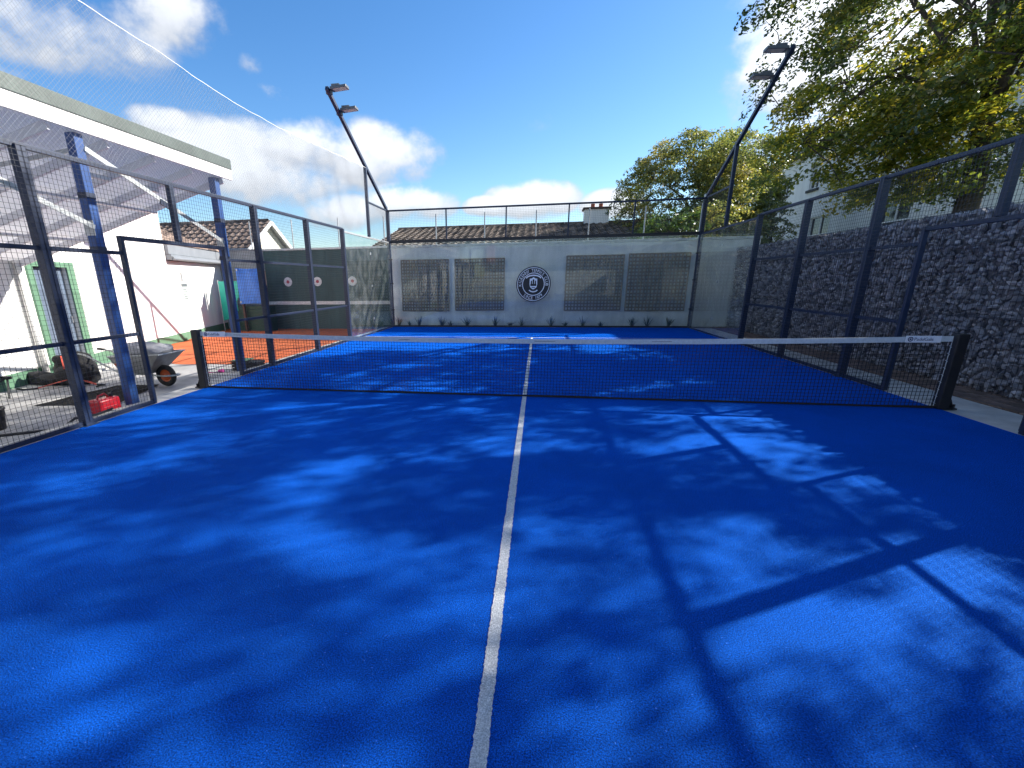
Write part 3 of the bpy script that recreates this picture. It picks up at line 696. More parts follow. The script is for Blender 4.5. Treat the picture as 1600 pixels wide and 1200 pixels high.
trellis(-4.72, -3.01, .54, 2.28, 'timber trellis nearest the left corner of the far white wall')
trellis(-2.76, -1.06, .56, 2.28, 'timber trellis just left of the round crest on the far wall')
trellis(1.03, 2.86, .55, 2.31, 'timber trellis just right of the round crest on the far wall')
trellis(3.02, 4.88, .53, 2.33, 'timber trellis nearest the right corner of the far white wall')

px = [-4.84, -4.45, -4.09, -3.24, -2.94, -2.33, -1.33, -.81, -.41, .59, 1.08, 1.67, 2.26, 3.27, 3.75, 4.42]
pw = ['leftmost of the plants, drooping, in the left corner behind the glass', 'small pale plant second from the left corner under the first trellis', 'dark spiky plant under the right half of the first trellis from the left', 'spiky plant below the gap between the two left trellises', 'thin plant under the left edge of the second trellis', 'dark spiky plant under the middle of the second trellis', 'spreading spiky plant left of the crest under the trellis edge', 'small wispy plant below left of the round crest', 'tall dark spiky plant nearly below the round crest', 'tall spiky plant right of the crest before the third trellis', 'low sprawling plant under the left edge of the third trellis', 'upright dark spiky plant under the middle of the third trellis', 'pale arching plant under the right half of the third trellis', 'small spiky plant under the left part of the rightmost trellis', 'narrow dark upright plant under the middle of the rightmost trellis', 'rightmost low bushy plant under the right edge of the last trellis']
for i, x in enumerate(px):
    r = random.Random(100+i); low = i in (1, 4, 7, 10, 12); h0 = .22 if low else .38
    t = thing('spiky_plant', pw[i], 'plant', (x, 10.19, 0), 'young plants in a row behind the far glass')
    mb = MB()
    for k in range(34):
        a = r.uniform(0, 2*math.pi); l = h0*r.uniform(.7, 1.2); sp = r.uniform(.1, .75)*(1.3 if low else 1); wd = r.uniform(.007, .014)
        d = Vector((math.cos(a), math.sin(a)*.55, 0)); q = Vector((-d.y, d.x, 0)).normalized()*wd
        b = Vector((x, 10.19, 0))+d*.015; prev = b
        pts = [b+d*(sp*l*s)+Vector((0, 0, l*(s-.45*sp*s*s))) for s in (0, .4, .75, 1)]
        ws = (1, .9, .6, .08); v = []
        for p, wv in zip(pts, ws): v += [p-q*wv, p+q*wv]
        mb.add(v, [(0, 1, 3, 2), (2, 3, 5, 4), (4, 5, 7, 6)])
    obj('leaves', mb, 'plant', t, kind='stuff')

# thin galvanised poles standing on top of the boundary walls
pole_x = [(-10.53, 'thin grey pole above the left end of the green practice wall'), (-8.85, 'thin grey pole on the green wall left of the white gable'), (-7.05, 'thin grey pole on the green wall between the second and third targets'), (-5.34, 'thin grey pole beside the left corner post of the court'),
          (-3.45, 'leftmost thin grey pole seen through the mesh over the glass'), (-1.76, 'second thin grey pole from the left above the far glass'), (-.03, 'middle thin grey pole above the round crest'), (1.68, 'thin grey pole in front of the white chimney'), (3.42, 'thin grey pole in front of the dark bushes above the right trellis'), (5.1, 'thin grey pole beside the right corner post of the court')]
for x, lab in pole_x:
    t = thing('wall_pole', lab, 'pole', (x, YW+.1, 2.79), 'thin poles on top of the boundary walls')
    obj('tube', MB().tube([(x, YW+.1, 2.787), (x, YW+.1, 3.78)], .021, 8), 'metal', t); obj('flange', MB().box(x-.04, x+.04, YW+.06, YW+.14, 2.787, 2.80), 'metal', t)

# ================================================================== GABION WALL
def gabion():
    t = thing('gabion_wall', 'long gabion retaining wall of broken grey stone in wire baskets', 'stone wall', (6.6, 1, -.1))
    XF = 6.24; top = 2.46
    obj('stone_core', MB().box(XF+.07, 7.06, -9, 10.37, -.3, top-.09), 'core', t)
    hulls = []; rr = random.Random(11)
    for k in range(9):
        bm = bmesh.new()
        for i in range(12):
            d = Vector((rr.gauss(0, 1), rr.gauss(0, 1), rr.gauss(0, 1))).normalized()*rr.uniform(.8, 1.08)
            bm.verts.new((d.x*.8, d.y*1.15, d.z*.72))
        r_ = bmesh.ops.convex_hull(bm, input=bm.verts)
        bmesh.ops.delete(bm, geom=[v for v in bm.verts if not v.link_faces], context='VERTS'); bmesh.ops.triangulate(bm, faces=bm.faces)
        bm.verts.index_update()
        hulls.append((np.array([tuple(v.co) for v in bm.verts], dtype=np.float32), np.array([[v.index for v in f.verts] for f in bm.faces], dtype=np.int32))); bm.free()
    spots = []
    dy, dz = .090, .064
    for layer in (0, 1):
        z = .0; row = 0
        while z < top-.03:
            y = -2.2+(row % 2)*dy/2+layer*dy*.5
            while y < 10.34:
                s = float(np.clip(rr.gauss(1, .36), .55, 2.0))
                spots.append((XF+.045+layer*.075+rr.uniform(-.025, .03), y+rr.uniform(-.035, .035), z+.03+rr.uniform(-.02, .02), s*.051)); y += dy
            z += dz; row += 1
    for y in np.arange(-2.2, 10.3, .11): 
        for d in (.1, .22, .36): spots.append((XF+d+rr.uniform(-.03, .03), y+rr.uniform(-.04, .04), top-.055+rr.uniform(-.02, .02), .06*rr.uniform(.75, 1.15)))
    cx, cy, cz = CAM['loc']
    def seen(p): return p[1] > .42 and p[0] < XF+.085 and p[2] > .05
    order = sorted([i for i, p in enumerate(spots) if seen(p)], key=lambda i: math.dist(spots[i][:3], (cx, cy, cz))/spots[i][3])
    big = set(order[:296])
    meshes = []
    for v, f in hulls:
        me = bpy.data.meshes.new('stone'); me.from_pydata(v.tolist(), [], f.tolist()); me.update(); me.materials.append(MT['stone']); meshes.append(me)
    V = []; F = []; o0 = 0; root = ROOT[t]
    for i, (x, y, z, s) in enumerate(spots):
        k = rr.randrange(9); e = (rr.uniform(0, 6.3), rr.uniform(0, 6.3), rr.uniform(0, 6.3))
        sc3 = (s, s*rr.uniform(.85, 1.3), s*rr.uniform(.7, 1.05))
        if i in big:
            o = bpy.data.objects.new('stone', meshes[k]); COL.objects.link(o); o.parent = t; o.location = Vector((x, y, z))-root; o.rotation_euler = e; o.scale = sc3
        else:
            from mathutils import Euler
            m3 = np.array(Euler(e).to_matrix())@np.diag(sc3); v, f = hulls[k]
            V.append(v@m3.T+np.array((x, y, z))); F.append(f+o0); o0 += len(v)
    np_obj('stone_fill', np.concatenate(V), np.concatenate(F), 'stone', t, kind='stuff')
    # the run of wall that leaves the picture to the right
    obj('stone_backing', MB().box(XF, XF+.3, -9, -2.3, -.1, top), 'core', t)
    w = wire_grid(MB(), (XF-.035, -2.2, 0), (0, 1, 0), (0, 0, 1), 12.5, top-.03, .0762, .0032)
    for z in (.98, 1.0, 1.97, 1.99, top-.02): w.beam((XF-.04, -2.2, z), (XF-.04, 10.3, z), .006, .006)
    for y in np.arange(-1.6, 10.4, 2.0): w.beam((XF-.04, y, 0), (XF-.04, y, top-.02), .006, .006)
    obj('wire_basket', w, 'wire', t)
gabion()

# ================================================================== CLUBHOUSE (left, skewed to the court)
G0 = -.15
DW = Vector((-.292, 1, 0)).normalized(); NW = Vector((DW.y, -DW.x, 0))      # along the wall, out of the wall
def WP(y, off=0, z=0): return Vector((-.292*y-8.86, y, z))+NW*off
def wall_slab(mb, ya, yb, z0, z1, o0, o1):
    a, b, c, d = WP(ya, o0), WP(yb, o0), WP(yb, o1), WP(ya, o1)
    v = [Vector((p.x, p.y, z)) for z in (z0, z1) for p in (a, b, c, d)]
    return mb.add(v, [(0, 1, 2, 3), (7, 6, 5, 4), (4, 5, 1, 0), (5, 6, 2, 1), (6, 7, 3, 2), (7, 4, 0, 3)])
def clubhouse():
    t = thing('clubhouse', 'white rendered clubhouse with green plinth and grey door behind the left fence', 'building', WP(2, -.2, G0))
    w = MB()
    wall_slab(w, -7, 1.20, -.3, 4.3, 0, -.3); wall_slab(w, 2.12, 6.3, -.3, 4.3, 0, -.3); wall_slab(w, 1.203, 2.117, 1.95, 4.3, 0, -.3)
    obj('wall', w, 'white', t)
    b = MB(); wall_slab(b, -7, 6.3, -.3, 4.3, -.31, -5); obj('rear_wall', b, 'white', t)
    obj('low_wall', wall_slab(MB(), 6.303, 10.36, -.3, 2.25, -.01, -.3), 'white', t)
    pl = MB(); wall_slab(pl, -7, .70, -.2, .10, .012, -.002); wall_slab(pl, .74, 1.05, -.2, .10, .012, -.002); wall_slab(pl, 2.31, 6.3, -.2, .12, .012, -.002); wall_slab(pl, 6.304, 10.3, -.2, .12, .004, -.012)
    obj('plinth', pl, 'plinth', t)
    fr = MB(); wall_slab(fr, 1.055, 1.215, -.15, 2.03, .02, -.002); wall_slab(fr, 2.105, 2.305, -.15, 2.03, .02, -.002); wall_slab(fr, 1.218, 2.102, 1.93, 2.03, .02, -.002)
    d = obj('door', wall_slab(MB(), 1.235, 2.085, -.12, 1.915, -.10, -.14), 'door', t)
    obj('frame', fr, 'plinth', d)
    obj('recess', wall_slab(MB(), 1.20, 2.12, -.15, 1.95, -.15, -.2), 'dframe', d)
    obj('handle', wall_slab(MB(), 2.02, 2.04, .82, .96, -.05, -.098), 'metal', d)
    for y in (1.38, 1.53, 1.68, 1.83, 1.98): obj('door_board', wall_slab(MB(), y-.071, y+.071, -.11, 1.905, -.085, -.099), 'door', d, bevel=.004)
    obj('downpipe', MB().tube([WP(.82, .07, -.1), WP(.82, .07, 1.9)], .055, 14).tube([WP(.82, .07, 1.9), WP(.82, .03, 2.06)], .055, 14), 'white', t, smooth=True)
    obj('step', wall_slab(MB(), 1.0, 2.4, -.16, -.11, .55, -.14), 'conc', t, bevel=.01)
    gb = MB(); wall_slab(gb, 6.32, 10.3, 2.27, 2.42, .16, -.3); wall_slab(gb, 6.32, 10.3, 2.43, 2.72, .10, -.3)
    obj('fascia_box', gb, 'grey', t, bevel=.01)
    obj('gutter', MB().tube([WP(6.34, .17, 2.31), WP(10.28, .17, 2.33)], .055, 12), 'grey', t)
    # sloping tiles of the low wing
    tl = MB(); n_, m_ = 16, 9
    for j in range(m_):
        for i in range(n_):
            ya = 6.35+i*.25; yb = ya+.243; o1 = .14-j*.3; o2 = o1-.33; z1 = 2.735+j*.115; z2 = z1+.105
            a, b_, c, d_ = WP(ya, o1, z1+.02), WP(yb, o1, z1+.02), WP(yb, o2, z2), WP(ya, o2, z2)
            mid1, mid2 = (a+b_)/2+Vector((0, 0, .04)), (c+d_)/2+Vector((0, 0, .04)); lo = Vector((0, 0, -.03))
            tl.add([a, mid1, b_, c, mid2, d_, a+lo, b_+lo], [(0, 1, 4, 5), (1, 2, 3, 4), (0, 6, 7, 2, 1)])
    obj('wing_roof', tl, 'tile', t, kind='stuff')
    sg = thing('notice_sign', 'small pale notice with dark header on the low white wall', 'sign', WP(7.2, .0, 1.05))
    s0 = obj('board', wall_slab(MB(), 6.98, 7.36, 1.04, 1.60, .006, -.005), 'sign', sg)
    hd = MB(); wall_slab(hd, 6.985, 7.355, 1.50, 1.59, .009, .0065)
    for k in range(5): wall_slab(hd, 7.03, 7.30-.03*(k % 3), 1.12+.07*k, 1.145+.07*k, .009, .0065)
    obj('print', hd, 'signd', s0)
    obj('wall_fixing', wall_slab(MB(), 7.05, 7.10, 1.66, 1.92, .03, -.006), 'metal', sg)
clubhouse()

def canopy():
    t = thing('yard_canopy', 'white lean-to canopy on blue columns outside the left fence', 'canopy', (-5.55, 0, G0))
    zr = lambda x: 3.42+.392*(x+5.45)
    P = [(-5.45, 2.02), (-5.45, -7), (-6.77, -7), WP(.90)]; P = [(p[0], p[1]) for p in P]; n = len(P)
    mb = MB().add([(x, y, zr(x)) for x, y in P]+[(x, y, zr(x)+.05) for x, y in P], [tuple(range(n)), tuple(range(2*n-1, n-1, -1))]+[(i, i+n, (i+1) % n+n, (i+1) % n) for i in range(n)])
    obj('roof_sheet', mb, 'sheet', t)
    k = .292
    for y0 in [1.93-.78*i for i in range(11)]:
        x1 = -5.51; x2 = -9.02
        # stop at the wall
        L_ = 0
        y = y0
        s = (8.86-.06+.292*y0-5.47)/(1+.292*.292*-1) if True else 0
        s = min(3.72, (8.80+.292*y0-5.47)/(1+.0853)); x2 = x1-s; y2 = y0-k*s
        obj('rafter', MB().beam((x1, y0, zr(x1)-.055), (x2, y2, zr(x2)-.055), .05, .10), 'soffit', t)
    for dx in (1.2, 2.4):
        x = -5.5-dx; obj('purlin', MB().beam((x, -6.9, zr(x)-.125), (x, 1.95-k*dx, zr(x)-.125), .09, .035), 'fascia', t)
    obj('fascia', MB().box(-5.448, -5.41, -7, 2.08, 3.36, 3.53), 'fascia', t, bevel=.004)
    obj('roof_edge', MB().box(-5.47, -5.40, -7, 2.09, 3.533, 3.70), 'roofedge', t, bevel=.01)
    cols = [(-5.55, -3.45), (-5.55, -.83), (-5.57, 1.77)]
    for x, y in cols:
        c = obj('column', MB().box(x-.062, x+.062, y-.062, y+.062, -.14, 3.355), 'royal', t, bevel=.006)
        obj('base_plate', MB().box(x-.13, x+.13, y-.13, y+.13, -.153, -.138), 'royal', c)
        for z in (2.62, 1.98): obj('sleeve', MB().box(x-.065, x+.065, y-.065, y+.065, z, z+.07), 'navy', c)
    for i in (0, 1):
        (x, ya), (x2, yb) = cols[i], cols[i+1]
        obj('brace', MB().beam((x+.07, ya+.05, 3.20), (x2+.07, yb-.05, 2.28), .012, .06), 'metal', t)
        obj('brace_plate', MB().box(x2-.075, x2+.075, yb-.068, yb-.063, 2.18, 2.36), 'metal', t)
        obj('gusset', MB().beam((x+.07, ya+1.15, 2.76), (x+.07, ya+1.45, 2.655), .02, .075), 'navy', t)
        obj('tie', MB().beam((x-.05, ya-.05, 3.16), (x-1.5, ya-.5, 2.84), .012, .05), 'metal', t)
    for ya, yb in ((-.25, .15), (.62, 1.06), (-2.0, -1.6)):
        x = -6.12; obj('batten_light', MB().box(x-.035, x+.035, ya, yb, zr(x)-.135, zr(x)-.075), 'batten', t, bevel=.008)
canopy()

# ------------------------------------------------------------------ things in the yard
def wheelbarrow():
    t = thing('wheelbarrow', 'grey steel wheelbarrow with orange wheel and a folded cement sack on it', 'wheelbarrow', (-6.7, .6, G0))
    Y = .6
    top = [(-7.05, Y-.28, .40), (-6.02, Y-.30, .45), (-6.02, Y+.30, .45), (-7.05, Y+.28, .40)]
    bot = [(-6.93, Y-.20, .13), (-6.42, Y-.19, .09), (-6.42, Y+.19, .09), (-6.93, Y+.20, .13)]
    inn = lambda p, s: (p[0]+s*(-6.6-p[0]), p[1]+s*(Y-p[1]), p[2]+.012)
    v = top+bot+[inn(p, .03) for p in top]+[inn(p, .05) for p in bot]
    f = [(0, 1, 5, 4), (1, 2, 6, 5), (2, 3, 7, 6), (3, 0, 4, 7), (4, 5, 6, 7), (8, 12, 13, 9), (9, 13, 14, 10), (10, 14, 15, 11), (11, 15, 12, 8), (12, 15, 14, 13), (0, 8, 9, 1), (1, 9, 10, 2), (2, 10, 11, 3), (3, 11, 8, 0)]
    tr = obj('tray', MB().add(v, f), 'tray', t, bevel=.012)
    obj('rim', MB().tube([Vector(p) for p in top]+[Vector(top[0])], .012, 8), 'metal', tr)
    mk = MB(); xs = [-6.95, -6.88, -6.82, -6.76, -6.69]
    for i, x in enumerate(xs):
        mk.add([(x, Y-.262, .25), (x+.045, Y-.262, .25), (x+.05, Y-.268, .29+.01*(i % 2)), (x+.005, Y-.268, .29)], [(0, 1, 2, 3)])
    obj('stencil', mk, 'orange', tr)
    wy = Y; wc = Vector((-6.22, wy, .045)); r = .195
    wh = obj('tyre', MB().lathe([(r-.05+.045*math.cos(a), .04*math.sin(a)) for a in [2*math.pi*k/12 for k in range(12)]], wc, 32, 'Y', True), 'tyre', t, smooth=True)
    obj('rim_disc', MB().lathe([(.02, .03), (.06, .028), (.085, .012), (.125, .024), (.125, -.024), (.085, -.012), (.06, -.028), (.02, -.03)], wc, 28, 'Y', True), 'orange', wh)
    fr = MB()
    for s in (-1, 1):
        fr.tube([(-7.72, Y+s*.27, .45), (-7.5, Y+s*.26, .42), (-6.95, Y+s*.19, .105), (-6.45, Y+s*.10, .07), (-6.22, Y+s*.075, .045), (-6.0, Y+s*.06, .06)], .016, 8)
        fr.tube([(-6.78, Y+s*.19, .10), (-6.86, Y+s*.22, -.145), (-6.72, Y+s*.22, -.145), (-6.66, Y+s*.19, .09)], .012, 6)
    fr.tube([(-6.0, Y-.06, .06), (-5.97, Y, .062), (-6.0, Y+.06, .06)], .016, 8)
    obj('frame', fr, 'metal', t, smooth=True)
    for s in (-1, 1): obj('grip', MB().tube([(-7.80, Y+s*.27, .455), (-7.66, Y+s*.268, .443)], .022, 10), 'black', t)
    sk = thing('cement_sack', 'folded grey cement sack lying on top of the wheelbarrow', 'sack', (-6.62, Y, .4))
    bm = bmesh.new(); bmesh.ops.create_icosphere(bm, subdivisions=4, radius=1)
    mb = MB(); bm.verts.index_update()
    for vv in bm.verts:
        p = vv.co; q = Vector((math.copysign(abs(p.x)**.6, p.x), math.copysign(abs(p.y)**.6, p.y), math.copysign(abs(p.z)**.8, p.z)))
        n_ = mnoise.noise(q*2.1)*.12+mnoise.noise(q*5)*.05
        mb.v.append((-6.55+q.x*.46+n_*.05, Y+q.y*.26, .49+q.z*.115*(1+.4*q.x*-.5)+n_*.3+.04*q.x*0))
    mb.f = [tuple(a.index for a in ff.verts) for ff in bm.faces]; bm.free()
    obj('sack', mb, 'sack', sk, smooth=True)
wheelbarrow()

def jerry_can():
    c = Vector((-5.70, -1.12, G0)); t = thing('fuel_can', 'red plastic fuel can standing between the fence and the column', 'fuel can', c)
    bm = bmesh.new(); bmesh.ops.create_cube(bm, size=1)
    bmesh.ops.scale(bm, vec=(.20, .33, .235), verts=bm.verts); bmesh.ops.translate(bm, vec=(c.x, c.y, c.z+.1175), verts=bm.verts)
    bmesh.ops.bevel(bm, geom=bm.edges[:], offset=.035, segments=3, affect='EDGES', profile=.5)
    bm.verts.index_update(); mb = MB(); mb.v = [tuple(v.co) for v in bm.verts]; mb.f = [tuple(v.index for v in f.verts) for f in bm.faces]; bm.free()
    b = obj('body', mb, 'can', t, smooth=True)
    for z in (.06, .11, .16): obj('rib', MB().lathe([(.001, .0), (.006, .0)], (0, 0, 0), 3).box(c.x-.104, c.x+.104, c.y-.11, c.y+.11, c.z+z, c.z+z+.02), 'can', b, bevel=.006)
    obj('handle', MB().tube([(c.x, c.y-.10, c.z+.22), (c.x, c.y-.08, c.z+.275), (c.x, c.y+.02, c.z+.29), (c.x, c.y+.07, c.z+.23)], .014, 8), 'can', t, smooth=True)
    obj('cap', MB().lathe([(0, .055), (.026, .055), (.028, 0)], (c.x, c.y+.115, c.z+.225), 16), 'black', t)
    obj('spout', MB().tube([(c.x, c.y+.115, c.z+.27), (c.x-.01, c.y+.18, c.z+.30), (c.x-.02, c.y+.28, c.z+.305)], [.012, .011, .008], 8), 'black', t)
jerry_can()

def blob(mb, c, r, seed, amp=.14, sub=3, power=1.0):
    bm = bmesh.new(); bmesh.ops.create_icosphere(bm, subdivisions=sub, radius=1); bm.verts.index_update(); o = len(mb.v)
    for v in bm.verts:
        p = v.co; q = Vector([math.copysign(abs(a)**power, a) for a in p]); k = 1+amp*mnoise.noise(p*1.7+Vector((seed, 0, 0)))*2+amp*.6*mnoise.noise(p*4+Vector((0, seed, 0)))
        mb.v.append((c[0]+q.x*r[0]*k, c[1]+q.y*r[1]*k, max(G0+.003, c[2]+q.z*r[2]*k)))
    mb.f += [tuple(a.index+o for a in f.verts) for f in bm.faces]; bm.free(); return mb
def bags():
    t = thing('backpack', 'black backpack with orange straps slumped on the yard before the grey door', 'bag', (-8.22, .68, G0))
    obj('body', blob(MB(), (-8.22, .72, .10), (.36, .26, .29), 3, .12, 4, .8), 'cloth', t, smooth=True)
    obj('pocket', blob(MB(), (-8.12, .47, .02), (.22, .12, .17), 9, .1, 3, .8), 'cloth', t, smooth=True)
    obj('side_pouch', blob(MB(), (-7.90, .66, .03), (.16, .17, .19), 14, .15, 3, .8), 'cloth', t, smooth=True)
    obj('top_handle', MB().tube([(-8.30, .66, .36), (-8.28, .66, .46), (-8.20, .66, .45), (-8.18, .66, .36)], .014, 6), 'cloth', t)
    obj('strap', MB().beam((-8.14, .47, .38), (-8.06, .40, .16), .05, .01), 'strap', t)
    obj('strap', MB().beam((-8.02, .40, -.02), (-8.38, .12, -.13), .055, .012).beam((-8.02, .40, -.02), (-7.86, .44, .0), .05, .012), 'strap', t)
    obj('strap', MB().beam((-7.86, .52, -.06), (-7.58, .50, -.13), .045, .012), 'strap', t)
    obj('webbing', MB().tube([(-8.38, .12, -.135), (-8.55, .02, -.14), (-8.75, .06, -.14)], .014, 6).tube([(-7.58, .50, -.13), (-7.45, .52, -.135), (-7.42, .42, -.12), (-7.46, .36, -.14)], .014, 6), 'cloth', t)
    u = thing('kit_bag', 'long flat black kit bag lying beside the backpack along the yard', 'bag', (-9.2, .55, G0))
    mb = MB(); p0, p1 = Vector((-10.3, .75, G0)), Vector((-8.55, .55, G0))
    for k in range(5):
        p = p0.lerp(p1, k/4); blob(mb, (p.x, p.y, G0+.07), (.34, .19, .10+.03*(k % 2)), 20+k, .14, 3, .8)
    obj('body', mb, 'cloth', u, smooth=True)
    obj('strap', MB().tube([(-9.3, .45, -.05), (-9.38, .38, .1), (-9.2, .36, .18), (-9.05, .42, .02)], .016, 6), 'cloth', u)
bags()
def yard_bits():
    t = thing('plastic_bucket', 'dark plastic bucket on the yard at the left picture edge', 'bucket', (-6.50, -1.94, G0))
    obj('body', MB().lathe([(.0, .0), (.115, .0), (.145, .25), (.155, .25), (.155, .27), (.138, .27), (.108, .02), (0, .02)], (-6.50, -1.94, G0+.002), 24), 'black', t, smooth=True)
    obj('handle', MB().tube([(-6.5+.15*math.cos(a), -1.94, .10+.0+.13*math.sin(a)) for a in [math.pi*k/8 for k in range(9)]], .005, 6), 'metal', t)
    t = thing('work_trestle', 'thin black trestle with splayed legs standing beside the kit bag', 'trestle', (-8.6, .0, G0))
    obj('top_bar', MB().beam((-9.9, .22, .02), (-8.62, -.10, .09), .07, .05), 'black', t, bevel=.006)
    for a, b in (((-8.7, -.08, .07), (-8.15, -.52, G0)), ((-8.75, -.07, .07), (-8.9, -.5, G0)), ((-9.7, .17, .02), (-9.6, -.2, G0)), ((-9.7, .17, .02), (-9.85, .5, G0))):
        obj('leg', MB().tube([a, b], .016, 6), 'black', t)
    mb = MB(); poly = [(-7.24, -.86), (-6.46, -.86), (-6.05, -.62), (-6.0, -.2), (-6.56, .66), (-7.2, .55)]
    t = thing('black_membrane', 'sheet of black membrane lying on the yard under the wheelbarrow', 'membrane', (-6.7, -.2, G0))
    n = 12; V = []
    def lerp4(u, v): 
        a = Vector((-7.24, -.88)); b = Vector((-6.02, -.66)); c = Vector((-6.45, .66)); d = Vector((-7.2, .52))
        return (a*(1-u)+b*u)*(1-v)+(d*(1-u)+c*u)*v
    for j in range(n+1):
        for i in range(n+1):
            p = lerp4(i/n, j/n); V.append((p.x, p.y, G0+.006+.016*abs(mnoise.noise(Vector((p.x*3, p.y*3, 2))))))
    obj('sheet', MB().add(V, [(j*(n+1)+i, j*(n+1)+i+1, (j+1)*(n+1)+i+1, (j+1)*(n+1)+i) for j in range(n) for i in range(n)]), 'mat_', t, smooth=True)
    t = thing('hose', 'thin dark hose snaking along the pale kerb by the left fence', 'hose', (-5.8, -2, G0))
    obj('tube', MB().tube([(-6.9, -2.55, G0+.018), (-6.12, -2.16, G0+.018), (-5.83, -1.96, G0+.018), (-5.62, -1.84, G0+.02), (-5.50, -1.74, -.02), (-5.44, -1.5, -.035), (-5.5, -1.2, -.035)], .016, 8), 'black', t, smooth=True)
    t = thing('storage_crate', 'black slatted plastic crate with a green lid by the left fence foot', 'crate', (-5.75, 2.3, G0))
    x0, x1, y0, y1 = -6.0, -5.46, 2.1, 2.42
    for i in range(3): 
        z = G0+.01+i*.062; obj('slat', MB().box(x0, x1, y0-.006, y0+.012, z, z+.045).box(x0, x1, y1-.012, y1+.006, z, z+.045).box(x0-.006, x0+.012, y0+.012, y1-.012, z, z+.045).box(x1-.012, x1+.006, y0+.012, y1-.012, z, z+.045), 'black', t)
    for x in [x0+.001+i*.0896 for i in range(7)]: obj('rib', MB().box(x-.008, x+.008, y0-.012, y0-.0065, G0, G0+.195), 'black', t)
    obj('inner', MB().box(x0+.03, x1-.03, y0+.03, y1-.03, G0+.005, G0+.17), 'dframe', t)
    obj('lid', MB().box(x0-.01, x1-.25, y0-.015, y1+.01, G0+.197, G0+.215), 'plinth', t, bevel=.005)
    t = thing('pink_pouch', 'small pink pouch on the yard beside the black crate', 'pouch', (-6.12, 1.9, G0))
    obj('body', blob(MB(), (-6.12, 1.9, G0+.03), (.06, .05, .035), 31, .1, 3, .8), 'pink', t, smooth=True); obj('cord', MB().tube([(-6.1, 1.86, G0+.02), (-6.3, 1.8, G0+.012), (-6.5, 1.86, G0+.012)], .007, 6), 'pink', t)
    # blue tarp on two brown posts in front of the green practice wall
    t = thing('blue_tarp', 'bright blue tarp tied square on brown posts before the green wall', 'tarp', (-9.9, 9.2, G0))
    nx, nz_ = 22, 24; V = []; x0, x1, z0, z1 = -10.46, -9.38, .86, 2.10
    for j in range(nz_+1):
        for i in range(nx+1):
            u, v = i/nx, j/nz_; e = .035*math.sin(math.pi*u)*math.sin(math.pi*v)
            px_ = x0+(x1-x0)*u; pz = z0+(z1-z0)*v-(.035*math.sin(math.pi*u) if v > .5 else -.02*math.sin(math.pi*u))*abs(2*v-1)
            V.append((px_, 9.2-.03*math.sin(u*11+v*2)*(.5+.5*v)-e+.012*mnoise.noise(Vector((u*6, v*5, 0))), pz))
    obj('sheet', MB().add(V, [(j*(nx+1)+i, j*(nx+1)+i+1, (j+1)*(nx+1)+i+1, (j+1)*(nx+1)+i) for j in range(nz_) for i in range(nx)]), 'blue', t, smooth=True)
    for x, z in ((x0+.06, z0+.07), (x1-.06, z0+.07), (x0+.06, z1-.07), (x1-.06, z1-.07)): obj('eyelet', MB().disc((x, 9.15, z), .012, .032, 16, (1, 0, 0), (0, 0, 1)), 'metal', t)
    for x in (x0+.05, x1-.08): obj('post', MB().box(x-.04, x+.04, 9.26, 9.34, G0, 2.0), 'brown', t)
    t = thing('green_locker', 'low dark green slatted locker below the blue tarp', 'locker', (-10.1, 9.6, G0))
    obj('body', MB().box(-10.9, -9.55, 9.45, 9.95, G0, .78), 'dgreen', t)
    for i in range(7): obj('slat', MB().box(-10.91, -9.54, 9.43, 9.446, G0+.03+i*.13, G0+.14+i*.13), 'dgreen', t, bevel=.004)
    t = thing('teal_banner', 'teal sheet hanging left of the blue tarp behind the canopy column', 'banner', (-11, 9.5, .3))
    p = [(-11.38, 1.66), (-10.62, 1.66), (-10.62, 1.12), (-10.74, .95), (-10.74, .62), (-11.0, .36), (-11.38, .25)]
    obj('sheet', MB().add([(x, 9.40+.02*math.sin(i*2.1), z) for i, (x, z) in enumerate(p)]+[(x, 9.415+.02*math.sin(i*2.1), z) for i, (x, z) in enumerate(p)], [tuple(range(7)), tuple(range(13, 6, -1))]+[(i, i+7, (i+1) % 7+7, (i+1) % 7) for i in range(7)]), 'teal', t)
    obj('marking', MB().add([(-10.98, 9.36, 1.5), (-10.90, 9.36, 1.5), (-10.86, 9.36, 1.36), (-10.94, 9.36, 1.36)], [(0, 1, 2, 3)]), 'gline', t)
    obj('pole', MB().tube([(-11.40, 9.42, G0), (-11.40, 9.42, 1.7)], .02, 8), 'metal', t)
yard_bits()

# ================================================================== HOUSES
def tile_plane(mb, o, ax, up, nx, ny, tw, tl, seed=0, arch=.035):
    """interlocking tiles: each a shallow S shell with a proud lower edge"""
    o, ax, up = Vector(o), Vector(ax).normalized(), Vector(up).normalized(); n = ax.cross(up).normalized(); r = random.Random(seed)
    for j in range(ny):
        for i in range(nx):
            p = o+ax*(tw*i)+up*(tl*j); k = r.uniform(-.004, .004); lift = .045+k
            prof = [(0, .0), (.22, -.012), (.5, arch*.3), (.72, arch), (.97, .004)]
            a = [p+ax*(tw*s)+n*(h+lift) for s, h in prof]; b = [p+up*(tl*1.06)+ax*(tw*s)+n*(h+.004) for s, h in prof]; lo = [q-n*(lift+.0) for q in a]
            v = a+b+lo; f = [(q, q+1, q+6, q+5) for q in range(4)]+[(q+10, q+11, q+1, q) for q in range(4)]
            mb.add(v, f)
    return mb
